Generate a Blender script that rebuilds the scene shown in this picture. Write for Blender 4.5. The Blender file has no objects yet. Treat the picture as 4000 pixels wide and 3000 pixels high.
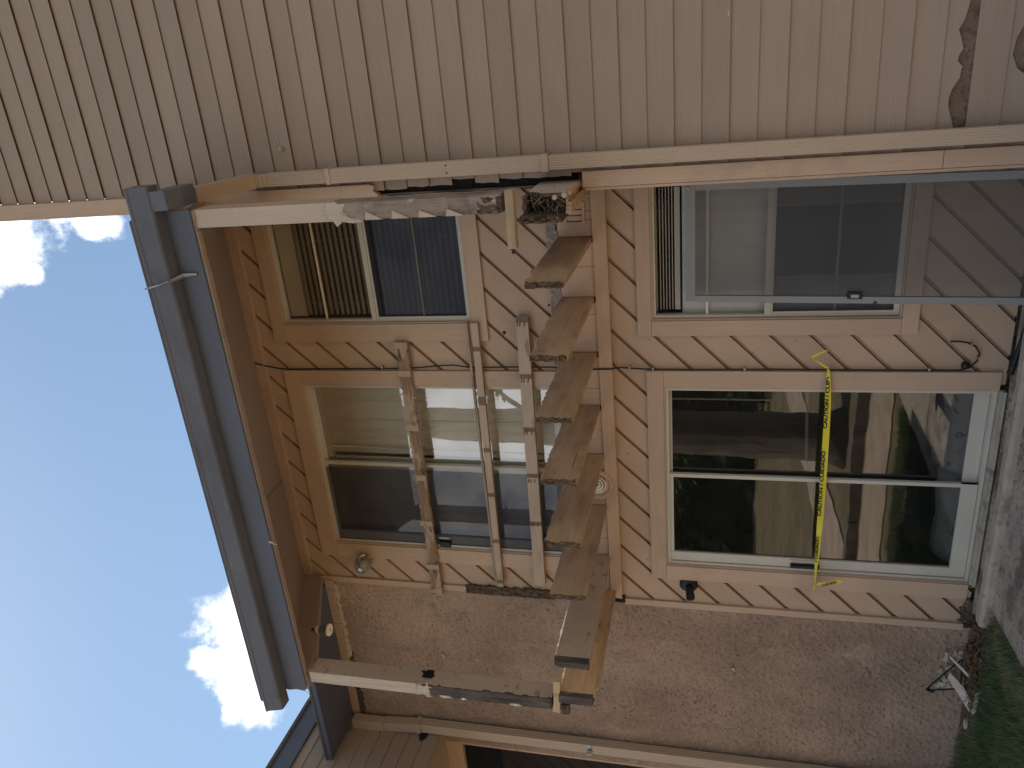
import bpy, bmesh, math, random
from mathutils import Matrix, Vector, noise as mnoise

# ------------------------------------------------------------------ camera, light
scene = bpy.context.scene
COL = scene.collection
R = math.radians
cam_d = bpy.data.cameras.new('camera')
cam = bpy.data.objects.new('camera', cam_d)
COL.objects.link(cam)
M3 = Matrix(((-0.08911534, 0.92039091, 0.38070859),
             (0.23086332, 0.39090729, -0.89100708),
             (-0.96889658, 0.00848926, -0.24732034)))
cam.matrix_world = M3.to_4x4()
cam_d.sensor_fit = 'HORIZONTAL'
cam_d.sensor_width = 36.0
cam_d.lens = 36.0 * 3064.5 / 4000.0
cam_d.clip_start = 0.05
cam_d.clip_end = 3000
scene.camera = cam

SUN_DIR = Vector((-0.40, 0.085, 1.0)).normalized()      # towards the sun
sun_d = bpy.data.lights.new('sun', 'SUN')
sun_d.energy = 5.0
sun_d.angle = R(0.55)
sun_d.color = (1.0, 0.92, 0.80)
sun = bpy.data.objects.new('sun', sun_d)
sun.rotation_euler = SUN_DIR.to_track_quat('Z', 'Y').to_euler()
sun.location = SUN_DIR * 40
COL.objects.link(sun)

world = bpy.data.worlds.new('World')
scene.world = world
world.use_nodes = True
wn = world.node_tree
wn.nodes.clear()


def wnode(t, **kw):
    n = wn.nodes.new(t)
    for k, v in kw.items():
        setattr(n, k, v)
    return n


def wl(a, b):
    wn.links.new(a, b)


sky = wnode('ShaderNodeTexSky', sky_type='NISHITA', sun_disc=False)
sky.sun_elevation = math.asin(SUN_DIR.z)
sky.sun_rotation = math.atan2(SUN_DIR.x, SUN_DIR.y)
sky.altitude = 50
sky.air_density = 1.0
sky.dust_density = 0.9
sky.ozone_density = 0.35
tc = wnode('ShaderNodeTexCoord')


def wmath(op, a, b=None, c=None, clamp=False):
    n = wnode('ShaderNodeMath', operation=op, use_clamp=clamp)
    for i, v in enumerate((a, b, c)):
        if v is None:
            continue
        if isinstance(v, (int, float)):
            n.inputs[i].default_value = v
        else:
            wl(v, n.inputs[i])
    return n.outputs[0]


def azel(az, el):
    az, el = R(az), R(el)
    return (math.sin(az) * math.cos(el), math.cos(az) * math.cos(el), math.sin(el))


# cumulus: soft discs of direction broken up by noise, spread over the whole sky
CLOUDS = [(-8.8, 46.5, 4.3), (-6, 45, 5), (-11.8, 47.6, 2.6), (-9.5, 41.8, 1.8), (-13.6, 45.6, 1.0),
          (-42.5, 32.0, 2.7), (-45.0, 31.5, 2.6), (-47.6, 30.1, 2.2), (-45.4, 33.2, 1.4), (-40, 30, 4), (-48.8, 31.0, 1.1),
          (20, 38, 9), (34, 34, 7), (70, 44, 8), (95, 30, 9), (140, 25, 10), (165, 40, 7), (-153, 20, 24), (-136, 18, 22), (-170, 19, 20), (-178, 30, 9),
          (-120, 40, 9), (-95, 24, 10), (-75, 52, 7), (200, 15, 9), (60, 20, 8), (-60, 16, 7), (5, 20, 7)]
blob = None
for az, el, rad in CLOUDS:
    d = wnode('ShaderNodeVectorMath', operation='DISTANCE')
    wl(tc.outputs['Generated'], d.inputs[0])
    d.inputs[1].default_value = azel(az, el)
    v = wmath('MULTIPLY_ADD', d.outputs['Value'], -1.0 / R(rad), 1.0)
    blob = v if blob is None else wmath('MAXIMUM', blob, v)
nz = wnode('ShaderNodeTexNoise')
nz.inputs['Scale'].default_value = 15
nz.inputs['Detail'].default_value = 9
nz.inputs['Roughness'].default_value = 0.62
wl(tc.outputs['Generated'], nz.inputs['Vector'])
dens = wmath('MULTIPLY_ADD', wmath('SUBTRACT', nz.outputs['Fac'], 0.5), 2.6, wmath('MAXIMUM', blob, -0.8))
mr = wnode('ShaderNodeMapRange', interpolation_type='SMOOTHSTEP')
mr.inputs['From Min'].default_value = 0.06
mr.inputs['From Max'].default_value = 0.62
wl(dens, mr.inputs['Value'])
nz2 = wnode('ShaderNodeTexNoise')
nz2.inputs['Scale'].default_value = 11
nz2.inputs['Detail'].default_value = 6
wl(tc.outputs['Generated'], nz2.inputs['Vector'])
cr = wnode('ShaderNodeValToRGB')
cr.color_ramp.elements[0].position = 0.36
cr.color_ramp.elements[0].color = (6.6, 7.2, 8.2, 1)
cr.color_ramp.elements[1].position = 0.56
cr.color_ramp.elements[1].color = (11.5, 11.6, 11.8, 1)
wl(nz2.outputs['Fac'], cr.inputs['Fac'])
mx = wnode('ShaderNodeMix', data_type='RGBA')
wl(mr.outputs['Result'], mx.inputs['Factor'])
st = wnode('ShaderNodeVectorMath', operation='MULTIPLY')      # a little greener than the model sky
st.inputs[1].default_value = (0.99, 1.09, 1.05)
wl(sky.outputs['Color'], st.inputs[0])
wl(st.outputs[0], mx.inputs[6])
wl(cr.outputs['Color'], mx.inputs[7])
bg = wnode('ShaderNodeBackground')
bg.inputs['Strength'].default_value = 0.112
wl(mx.outputs[2], bg.inputs['Color'])
wo = wnode('ShaderNodeOutputWorld')
wl(bg.outputs[0], wo.inputs['Surface'])

scene.view_settings.view_transform = 'Standard'
scene.view_settings.look = 'None'
scene.view_settings.exposure = 0.5
scene.view_settings.gamma = 1.0
scene.view_settings.use_curve_mapping = False
scene.render.engine = 'CYCLES'
scene.cycles.max_bounces = 8
scene.cycles.diffuse_bounces = 4
scene.cycles.transparent_max_bounces = 12
scene.cycles.sample_clamp_indirect = 6

# ------------------------------------------------------------------ materials


class NT:
    def __init__(s, name):
        s.m = bpy.data.materials.new(name)
        s.m.use_nodes = True
        s.t = s.m.node_tree
        s.b = s.t.nodes['Principled BSDF']
        s.out = s.t.nodes['Material Output']
        g = s.t.nodes.new('ShaderNodeNewGeometry')
        s.pos = g.outputs['Position']
        s.geo = g

    def n(s, t, **kw):
        n = s.t.nodes.new(t)
        for k, v in kw.items():
            setattr(n, k, v)
        return n

    def l(s, a, b):
        s.t.links.new(a, b)

    def put(s, sock, v):
        if isinstance(v, (int, float)):
            sock.default_value = v
        elif isinstance(v, tuple):
            sock.default_value = v if len(v) == 4 or sock.type == 'VECTOR' else (*v, 1)
        else:
            s.l(v, sock)

    def math(s, op, a, b=0.0, c=None, clamp=False):
        n = s.n('ShaderNodeMath', operation=op, use_clamp=clamp)
        s.put(n.inputs[0], a)
        s.put(n.inputs[1], b)
        if c is not None:
            s.put(n.inputs[2], c)
        return n.outputs[0]

    def noise(s, scale, detail=4, rough=0.55, vec=(1, 1, 1), off=(0, 0, 0), distort=0.0):
        mp = s.n('ShaderNodeMapping')
        mp.inputs['Scale'].default_value = vec
        mp.inputs['Location'].default_value = off
        s.l(s.pos, mp.inputs['Vector'])
        n = s.n('ShaderNodeTexNoise')
        n.inputs['Scale'].default_value = scale
        n.inputs['Detail'].default_value = detail
        n.inputs['Roughness'].default_value = rough
        n.inputs['Distortion'].default_value = distort
        s.l(mp.outputs[0], n.inputs['Vector'])
        return n.outputs['Fac']

    def rng(s, v, a, b, c=0.0, d=1.0, smooth=False):
        n = s.n('ShaderNodeMapRange')
        if smooth:
            n.interpolation_type = 'SMOOTHSTEP'
        s.put(n.inputs['Value'], v)
        for k, x in (('From Min', a), ('From Max', b), ('To Min', c), ('To Max', d)):
            n.inputs[k].default_value = x
        return n.outputs['Result']

    def mix(s, f, a, b, mode='MIX'):
        n = s.n('ShaderNodeMix', data_type='RGBA', blend_type=mode)
        s.put(n.inputs[0], f)
        s.put(n.inputs[6], a)
        s.put(n.inputs[7], b)
        return n.outputs[2]

    def mul(s, col, val):
        n = s.n('ShaderNodeVectorMath', operation='SCALE')
        s.put(n.inputs[0], col)
        s.put(n.inputs['Scale'], val)
        return n.outputs[0]

    def bump(s, h, strength=0.3, dist=0.01):
        n = s.n('ShaderNodeBump')
        n.inputs['Strength'].default_value = strength
        n.inputs['Distance'].default_value = dist
        s.l(h, n.inputs['Height'])
        s.l(n.outputs[0], s.b.inputs['Normal'])

    def col(s, c):
        s.put(s.b.inputs['Base Color'], c)

    def rough(s, r):
        s.put(s.b.inputs['Roughness'], r)


def surf(name, base, rough=0.75, grain=None, gamt=0.10, mott=1.4, mamt=0.14, spots=None, peel=None, bump=0.15, bd=0.004, metal=0.0):
    """weathered surface: mottled colour, stretched grain, sharp-edged spots and worn-through patches"""
    t = NT(name)
    c = t.mul(base, t.rng(t.noise(mott, 5, 0.6), 0.25, 0.75, 1 - mamt, 1 + mamt))
    oi = t.n('ShaderNodeObjectInfo')
    c = t.mul(c, t.rng(oi.outputs['Random'], 0.0, 1.0, 0.945, 1.05))
    h = None
    if grain:
        g = t.noise(1.0, 6, 0.65, grain)
        c = t.mul(c, t.rng(g, 0.25, 0.75, 1 - gamt, 1 + gamt))
        h = g
    for sp in (spots or []):
        colr, sc, lo, hi, amt, vec = sp
        f = t.math('MULTIPLY', t.rng(t.noise(sc, 5, 0.6, vec, (3.1, 7.7, 1.3)), lo, hi, 0, 1), amt)
        c = t.mix(f, c, (*colr, 1))
    if peel:
        colr, sc, lo, hi, vec = peel
        f = t.rng(t.noise(sc, 7, 0.68, vec, (9.1, 2.2, 5.5), 0.4), lo, hi, 0, 1)
        wood = t.mul((*colr, 1)[:3], t.rng(t.noise(1.0, 5, 0.7, tuple(x * 1.4 for x in (grain or (20, 20, 20)))), 0.3, 0.7, 0.6, 1.3))
        c = t.mix(f, c, wood)
    t.col(c)
    t.rough(rough)
    t.b.inputs['Metallic'].default_value = metal
    t.b.inputs['Specular IOR Level'].default_value = 0.3
    if bump:
        if h is None:
            h = t.noise(60, 4, 0.6)
        t.bump(h, bump, bd)
    return t.m


TAN = (0.45, 0.305, 0.21)
DIRT = (0.10, 0.07, 0.05)
GX, GY, GZ = (3, 70, 90), (90, 3, 90), (90, 70, 3)     # grain running along x, y, z
dspot = [(DIRT, 16, 0.70, 0.74, 0.55, (1, 1, 1)), ((0.20, 0.14, 0.10), 2.2, 0.56, 0.80, 0.45, (1, 1, 1))]
MAT = {}
MAT['lap'] = surf('paint_lap_siding', (0.325, 0.235, 0.174), 0.7, GX, 0.07, 0.9, 0.08,
                  [(DIRT, 22, 0.755, 0.77, 0.6, (1, 1, 1)), ((0.27, 0.20, 0.15), 1.0, 0.55, 0.8, 0.35, (1, 1, 2))], None, 0.12)
GD = (40, 40, 40)
MAT['diag'] = surf('paint_diagonal_boards', TAN, 0.72, None, 0.05, 1.2, 0.10, dspot, None, 0.15, 0.003)
MAT['trim_x'] = surf('paint_trim_across', (0.46, 0.315, 0.22), 0.68, GX, 0.09, 1.3, 0.10, dspot, None, 0.15)
MAT['trim_z'] = surf('paint_trim_upright', (0.46, 0.315, 0.22), 0.68, GZ, 0.09, 1.3, 0.10, dspot, None, 0.15)
MAT['trim_pale'] = surf('paint_trim_pale', (0.47, 0.37, 0.29), 0.66, GZ, 0.07, 1.3, 0.10, dspot, None, 0.12)
MAT['joist'] = surf('worn_joist', (0.43, 0.285, 0.17), 0.8, (55, 2, 45), 0.17, 2.2, 0.20,
                    [((0.17, 0.11, 0.075), 3.0, 0.50, 0.72, 0.7, (1.4, 0.7, 2.5)), (DIRT, 9, 0.66, 0.72, 0.7, (2, 0.4, 2)), (DIRT, 3, 0.66, 0.72, 0.75, (6, 0.4, 9))], None, 0.4, 0.006)
MAT['joist_pine'] = surf('bare_pine_joist', (0.50, 0.345, 0.19), 0.75, (70, 4, 55), 0.28, 2.2, 0.14,
                         [((0.16, 0.09, 0.05), 7, 0.66, 0.70, 0.7, (1, 1, 1))], None, 0.3, 0.004)
MAT['pine_z'] = surf('weathered_pine', (0.36, 0.25, 0.15), 0.8, GX, 0.3, 2.2, 0.2, [(DIRT, 8, 0.6, 0.7, 0.5, (1, 2, 2))], None, 0.3)
MAT['rot'] = surf('rotten_wood', (0.115, 0.078, 0.055), 0.95, (60, 60, 60), 0.5, 9, 0.4, [((0.03, 0.022, 0.018), 30, 0.5, 0.6, 0.8, (1, 1, 1)), ((0.33, 0.25, 0.19), 40, 0.66, 0.7, 0.7, (1, 1, 1))], None, 0.8, 0.01)
MAT['hole'] = surf('soft_brown_core', (0.17, 0.115, 0.085), 0.95, (60, 60, 60), 0.3, 9, 0.3, [((0.07, 0.05, 0.04), 22, 0.52, 0.62, 0.6, (1, 1, 1)), ((0.33, 0.26, 0.2), 14, 0.62, 0.7, 0.5, (1, 1, 1))], None, 0.8, 0.01)
MAT['rot_z'] = surf('grey_rotten_post', (0.26, 0.20, 0.16), 0.95, (60, 60, 4), 0.32, 6, 0.28, [((0.06, 0.045, 0.038), 7, 0.53, 0.68, 0.8, (1, 1, 0.6)), ((0.50, 0.42, 0.35), 11, 0.62, 0.66, 0.7, (1, 1, 1))], None, 0.7, 0.008)
MAT['rot_dark'] = surf('black_rotten_post', (0.10, 0.078, 0.066), 0.95, (60, 60, 3), 0.6, 6, 0.4, [((0.03, 0.024, 0.02), 8, 0.5, 0.62, 0.8, (1, 1, 0.3)), ((0.27, 0.21, 0.16), 9, 0.58, 0.66, 0.7, (1, 1, 0.3))], None, 0.8, 0.008)
MAT['post_peel'] = surf('peeling_post_paint', (0.50, 0.40, 0.31), 0.75, (60, 60, 4), 0.2, 4, 0.14, [((0.16, 0.11, 0.08), 7, 0.58, 0.63, 0.8, (1, 1, 0.35))], None, 0.4, 0.006)
MAT['rail_peel'] = surf('peeled_rail', (0.27, 0.17, 0.105), 0.85, (4, 60, 70), 0.34, 3, 0.22, [((0.42, 0.30, 0.215), 6, 0.50, 0.56, 0.95, (0.5, 1, 2)), ((0.07, 0.045, 0.03), 9, 0.60, 0.64, 0.9, (0.5, 1.5, 2.5))], None, 0.6, 0.008)
MAT['rail_tan'] = surf('worn_rail_paint', (0.43, 0.315, 0.225), 0.72, GX, 0.12, 2, 0.12, [((0.25, 0.16, 0.10), 5, 0.6, 0.66, 0.8, (0.6, 2, 4)), (DIRT, 14, 0.69, 0.72, 0.7, (1, 1, 1))], None, 0.25)
MAT['rail_mark'] = surf('bare_picket_mark', (0.17, 0.115, 0.08), 0.9, GZ, 0.3, 8, 0.3, None, None, 0.4)
MAT['rail_grey'] = surf('worn_rail_underside', (0.33, 0.23, 0.155), 0.8, GX, 0.25, 3, 0.2, [(DIRT, 7, 0.6, 0.66, 0.7, (0.6, 1, 1))], None, 0.35)
MAT['dark_trim'] = surf('flare_blue_fascia', (0.10, 0.104, 0.132), 0.55, GX, 0.06, 1.4, 0.10, [((0.2, 0.2, 0.22), 18, 0.72, 0.74, 0.5, (1, 1, 1))], None, 0.06)  # lens flare's blue mixed into the dark brown-grey fascia paint
MAT['gutter'] = surf('flare_blue_gutter', (0.115, 0.12, 0.15), 0.5, (2.2, 40, 40), 0.10, 1.6, 0.16, [((0.20, 0.20, 0.21), 13, 0.66, 0.72, 0.5, (0.4, 2, 2)), ((0.05, 0.05, 0.06), 5, 0.55, 0.75, 0.5, (1, 2, 2))], None, 0.03)  # brown gutter with the blue of the flare put into its colour
MAT['soffit'] = surf('dark_soffit_paint', (0.10, 0.105, 0.15), 0.7, (3, 3, 60), 0.05, 1.2, 0.1, None, None, 0.05)
MAT['ceil'] = surf('ceiling_paint', (0.31, 0.232, 0.192), 0.75, (40, 6, 40), 0.05, 1.2, 0.10, None, None, 0.08)
MAT['spout'] = surf('tan_downspout_metal', (0.44, 0.325, 0.235), 0.5, GZ, 0.04, 1.2, 0.08, [(DIRT, 17, 0.74, 0.77, 0.6, (1, 1, 1))], None, 0.05)
MAT['white'] = surf('white_aluminium', (0.49, 0.435, 0.365), 0.5, None, 0.04, 3, 0.08, [((0.30, 0.26, 0.21), 5, 0.6, 0.75, 0.4, (1, 1, 1))], None, 0.0)
MAT['cream'] = surf('cream_blind', (0.88, 0.79, 0.66), 0.7, None, 0.04, 3, 0.05, None, None, 0.0)
MAT['slat'] = surf('tan_blind_slat', (0.74, 0.63, 0.52), 0.5, None, 0.04, 3, 0.05, None, None, 0.0)
MAT['curtain'] = surf('sheer_curtain', (0.85, 0.84, 0.80), 0.9, None, 0.04, 3, 0.06, None, None, 0.0)
MAT['cloth'] = surf('pale_cloth', (0.85, 0.84, 0.80), 0.9, None, 0.04, 5, 0.12, [((0.16, 0.16, 0.17), 9, 0.60, 0.64, 0.7, (1, 1, 1))], None, 0.2)
MAT['room'] = surf('dim_room_wall', (0.34, 0.30, 0.26), 0.9, None, 0.04, 1, 0.05, None, None, 0.0)
MAT['carpet'] = surf('room_carpet', (0.22, 0.18, 0.15), 1.0, None, 0.04, 5, 0.1, None, None, 0.0)
MAT['black'] = surf('black_rubber', (0.012, 0.012, 0.013), 0.5, None, 0.0, 3, 0.1, None, None, 0.0)
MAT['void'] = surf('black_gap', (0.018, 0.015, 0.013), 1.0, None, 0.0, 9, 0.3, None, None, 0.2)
MAT['greyalu'] = surf('grey_screen_frame', (0.225, 0.22, 0.21), 0.5, None, 0.0, 3, 0.06, [((0.08, 0.08, 0.08), 26, 0.72, 0.74, 0.6, (1, 1, 1))], None, 0.0)
MAT['steel'] = surf('dull_steel', (0.30, 0.30, 0.30), 0.45, None, 0.0, 6, 0.15, None, None, 0.0, metal=0.8)
MAT['concrete'] = surf('bounce_concrete', (0.40, 0.33, 0.255), 0.9, None, 0.0, 3, 0.16, [((0.16, 0.12, 0.09), 4, 0.50, 0.72, 0.6, (1, 1, 1)), ((0.08, 0.06, 0.045), 30, 0.60, 0.68, 0.6, (1, 1, 1))], None, 0.4, 0.006)
MAT['dirty'] = surf('dirty_concrete', (0.36, 0.295, 0.23), 0.95, None, 0.0, 4, 0.25, [((0.10, 0.075, 0.055), 5, 0.46, 0.62, 0.75, (1, 1, 1)), ((0.36, 0.31, 0.26), 11, 0.60, 0.68, 0.5, (1, 1, 1)), ((0.05, 0.037, 0.028), 34, 0.58, 0.64, 0.7, (1, 1, 1))], None, 0.5, 0.008)
MAT['curb'] = surf('worn_curb', (0.36, 0.30, 0.23), 0.9, None, 0.0, 6, 0.2, [((0.15, 0.11, 0.085), 8, 0.55, 0.66, 0.7, (1, 1, 1)), (DIRT, 30, 0.66, 0.70, 0.8, (1, 1, 1))], None, 0.4, 0.006)
MAT['path'] = surf('sunlit_path_concrete', (0.47, 0.35, 0.25), 0.9, None, 0.0, 2, 0.3, [(DIRT, 12, 0.66, 0.7, 0.4, (1, 1, 1))], None, 0.3)
MAT['yellow'] = surf('yellow_tape_film', (0.62, 0.52, 0.035), 0.35, None, 0.0, 5, 0.08, None, None, 0.0)
MAT['ink'] = surf('black_ink', (0.015, 0.015, 0.012), 0.5, None, 0.0, 5, 0.08, None, None, 0.0)
MAT['straw'] = surf('dry_straw', (0.20, 0.155, 0.115), 0.9, None, 0.0, 40, 0.5, None, None, 0.0)
MAT['flake'] = surf('paint_flake', (0.50, 0.42, 0.33), 0.8, None, 0.0, 20, 0.2, [(DIRT, 20, 0.6, 0.66, 0.6, (1, 1, 1))], None, 0.2)
MAT['bark'] = surf('tree_bark', (0.21, 0.165, 0.13), 0.95, (12, 12, 2.2), 0.5, 3, 0.2, None, None, 1.0, 0.06)
MAT['backwall'] = surf('pale_render', (0.62, 0.58, 0.52), 0.9, None, 0.0, 1, 0.06, None, None, 0.0)
MAT['roofing'] = surf('brown_shingles', (0.12, 0.10, 0.09), 0.95, None, 0.0, 4, 0.2, None, None, 0.4)


def glass_mat(name, tint, refl, dirt=0.0):
    t = NT(name)
    t.t.nodes.remove(t.b)
    tr = t.n('ShaderNodeBsdfTransparent')
    tr.inputs[0].default_value = (*tint, 1)
    gl = t.n('ShaderNodeBsdfGlossy')
    gl.inputs['Roughness'].default_value = 0.012
    gl.inputs['Color'].default_value = (0.95, 0.97, 1.0, 1)
    bm = t.n('ShaderNodeBump')
    bm.inputs['Strength'].default_value = 0.05
    bm.inputs['Distance'].default_value = 0.02
    t.l(t.noise(2.2, 2), bm.inputs['Height'])
    t.l(bm.outputs[0], gl.inputs['Normal'])
    fr = t.n('ShaderNodeFresnel')
    fr.inputs['IOR'].default_value = 1.5
    f = t.math('MULTIPLY', fr.outputs[0], refl, clamp=True)
    ms = t.n('ShaderNodeMixShader')
    t.l(f, ms.inputs[0])
    t.l(tr.outputs[0], ms.inputs[1])
    t.l(gl.outputs[0], ms.inputs[2])
    last = ms.outputs[0]
    if dirt:
        df = t.n('ShaderNodeBsdfDiffuse')
        df.inputs[0].default_value = (0.4, 0.38, 0.34, 1)
        m2 = t.n('ShaderNodeMixShader')
        t.l(t.rng(t.noise(5, 6, 0.7), 0.35, 0.75, dirt * 0.2, dirt), m2.inputs[0])
        t.l(last, m2.inputs[1])
        t.l(df.outputs[0], m2.inputs[2])
        last = m2.outputs[0]
    t.l(last, t.out.inputs['Surface'])
    return t.m


MAT['glass'] = glass_mat('window_glass', (0.89, 0.87, 0.85), 1.4, 0.04)
MAT['glass_sky'] = glass_mat('upper_door_glass', (0.98, 0.96, 0.93), 4.6, 0.06)
MAT['glass_dark'] = glass_mat('dark_door_glass', (0.55, 0.56, 0.57), 2.8, 0.03)
MAT['lampglass'] = glass_mat('ribbed_lamp_glass', (0.80, 0.78, 0.72), 2.5, 0.35)


def screen_mat(name, open_, col):
    t = NT(name)
    t.t.nodes.remove(t.b)
    tr = t.n('ShaderNodeBsdfTransparent')
    df = t.n('ShaderNodeBsdfDiffuse')
    df.inputs[0].default_value = (*col, 1)
    ms = t.n('ShaderNodeMixShader')
    t.l(t.rng(t.noise(2.5, 4), 0.3, 0.7, 1 - open_ - 0.04, 1 - open_ + 0.04), ms.inputs[0])
    t.l(tr.outputs[0], ms.inputs[1])
    t.l(df.outputs[0], ms.inputs[2])
    t.l(ms.outputs[0], t.out.inputs['Surface'])
    return t.m


MAT['mesh'] = screen_mat('grey_insect_mesh', 0.52, (0.12, 0.115, 0.11))
MAT['mesh_fine'] = screen_mat('fine_insect_mesh', 0.42, (0.03, 0.034, 0.052))
MAT['mesh_porch'] = screen_mat('black_porch_mesh', 0.30, (0.022, 0.022, 0.026))


def stucco_mat():
    t = NT('tan_stucco')
    c = t.mul((0.395, 0.275, 0.195), t.rng(t.noise(1.3, 6, 0.65), 0.3, 0.7, 0.74, 1.16))
    c = t.mix(t.rng(t.noise(0.9, 5, 0.6, (1, 1, 0.6), (7, 3, 5)), 0.45, 0.70, 0, 0.55), c, (0.235, 0.15, 0.115, 1))
    c = t.mul(c, t.rng(t.noise(45, 4, 0.6), 0.3, 0.7, 0.86, 1.10))
    # soot streaked over broad patches, caught in the hollows of the texture
    patch = t.rng(t.noise(2.1, 4, 0.6, (1, 1, 0.8), (4, 1, 2)), 0.46, 0.66)
    pits = t.rng(t.noise(44, 3, 0.6, (1, 1, 1.5), (0, 0, 0), 0.8), 0.565, 0.62)
    c = t.mix(t.math('MULTIPLY', pits, t.math('MULTIPLY_ADD', patch, 0.50, 0.38)), c, (0.085, 0.062, 0.05, 1))
    c = t.mix(t.math('MULTIPLY', patch, 0.22), c, (0.19, 0.125, 0.095, 1))
    c = t.mix(t.rng(t.noise(1.0, 6, 0.7, (5.5, 1, 0.7), (2, 8, 4)), 0.54, 0.72, 0, 0.5), c, (0.20, 0.13, 0.10, 1))
    c = t.mix(t.rng(t.noise(2.6, 7, 0.75, (1, 1, 1), (12, 3, 9)), 0.58, 0.70, 0, 0.4), c, (0.50, 0.38, 0.28, 1))
    t.col(c)
    t.rough(0.92)
    t.b.inputs['Specular IOR Level'].default_value = 0.2
    t.bump(t.noise(70, 4, 0.6), 0.8, 0.010)
    return t.m


MAT['stucco'] = stucco_mat()


def ground_mat():
    t = NT('lawn_and_dirt')
    f = t.rng(t.noise(0.8, 8, 0.72), 0.40, 0.60)
    dirt = t.mul((0.31, 0.225, 0.145), t.rng(t.noise(4, 8, 0.75), 0.25, 0.75, 0.45, 1.4))
    gr = t.mul((0.20, 0.175, 0.085), t.rng(t.noise(9, 8, 0.75), 0.25, 0.75, 0.35, 1.5))
    t.col(t.mix(f, gr, dirt))
    t.rough(1.0)
    t.b.inputs['Specular IOR Level'].default_value = 0.1
    t.bump(t.noise(30, 5, 0.7), 0.8, 0.03)
    return t.m


MAT['ground'] = ground_mat()


def leaf_mat(name, a, b, trans=0.25):
    t = NT(name)
    c = t.mix(t.rng(t.noise(3.0, 3), 0.35, 0.65), (*a, 1), (*b, 1))
    t.col(c)
    t.rough(0.6)
    t.b.inputs['Specular IOR Level'].default_value = 0.25
    tl = t.n('ShaderNodeBsdfTranslucent')
    t.l(c, tl.inputs[0])
    ms = t.n('ShaderNodeMixShader')
    ms.inputs[0].default_value = trans
    t.l(t.b.outputs[0], ms.inputs[1])
    t.l(tl.outputs[0], ms.inputs[2])
    t.l(ms.outputs[0], t.out.inputs['Surface'])
    return t.m


MAT['grass'] = leaf_mat('grass_blades', (0.065, 0.125, 0.042), (0.135, 0.165, 0.065))
MAT['leaf'] = leaf_mat('tree_leaves', (0.045, 0.075, 0.025), (0.075, 0.11, 0.04))
MAT['hedge'] = leaf_mat('hedge_leaves', (0.010, 0.017, 0.007), (0.02, 0.032, 0.013))
MAT['flake_thin'] = leaf_mat('thin_lifted_paint', (0.75, 0.70, 0.60), (0.80, 0.76, 0.66), 0.6)
MAT['litter'] = surf('dry_leaf_litter', (0.15, 0.085, 0.05), 0.95, None, 0.0, 30, 0.5, None, None, 0.0)

# ------------------------------------------------------------------ mesh building


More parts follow.
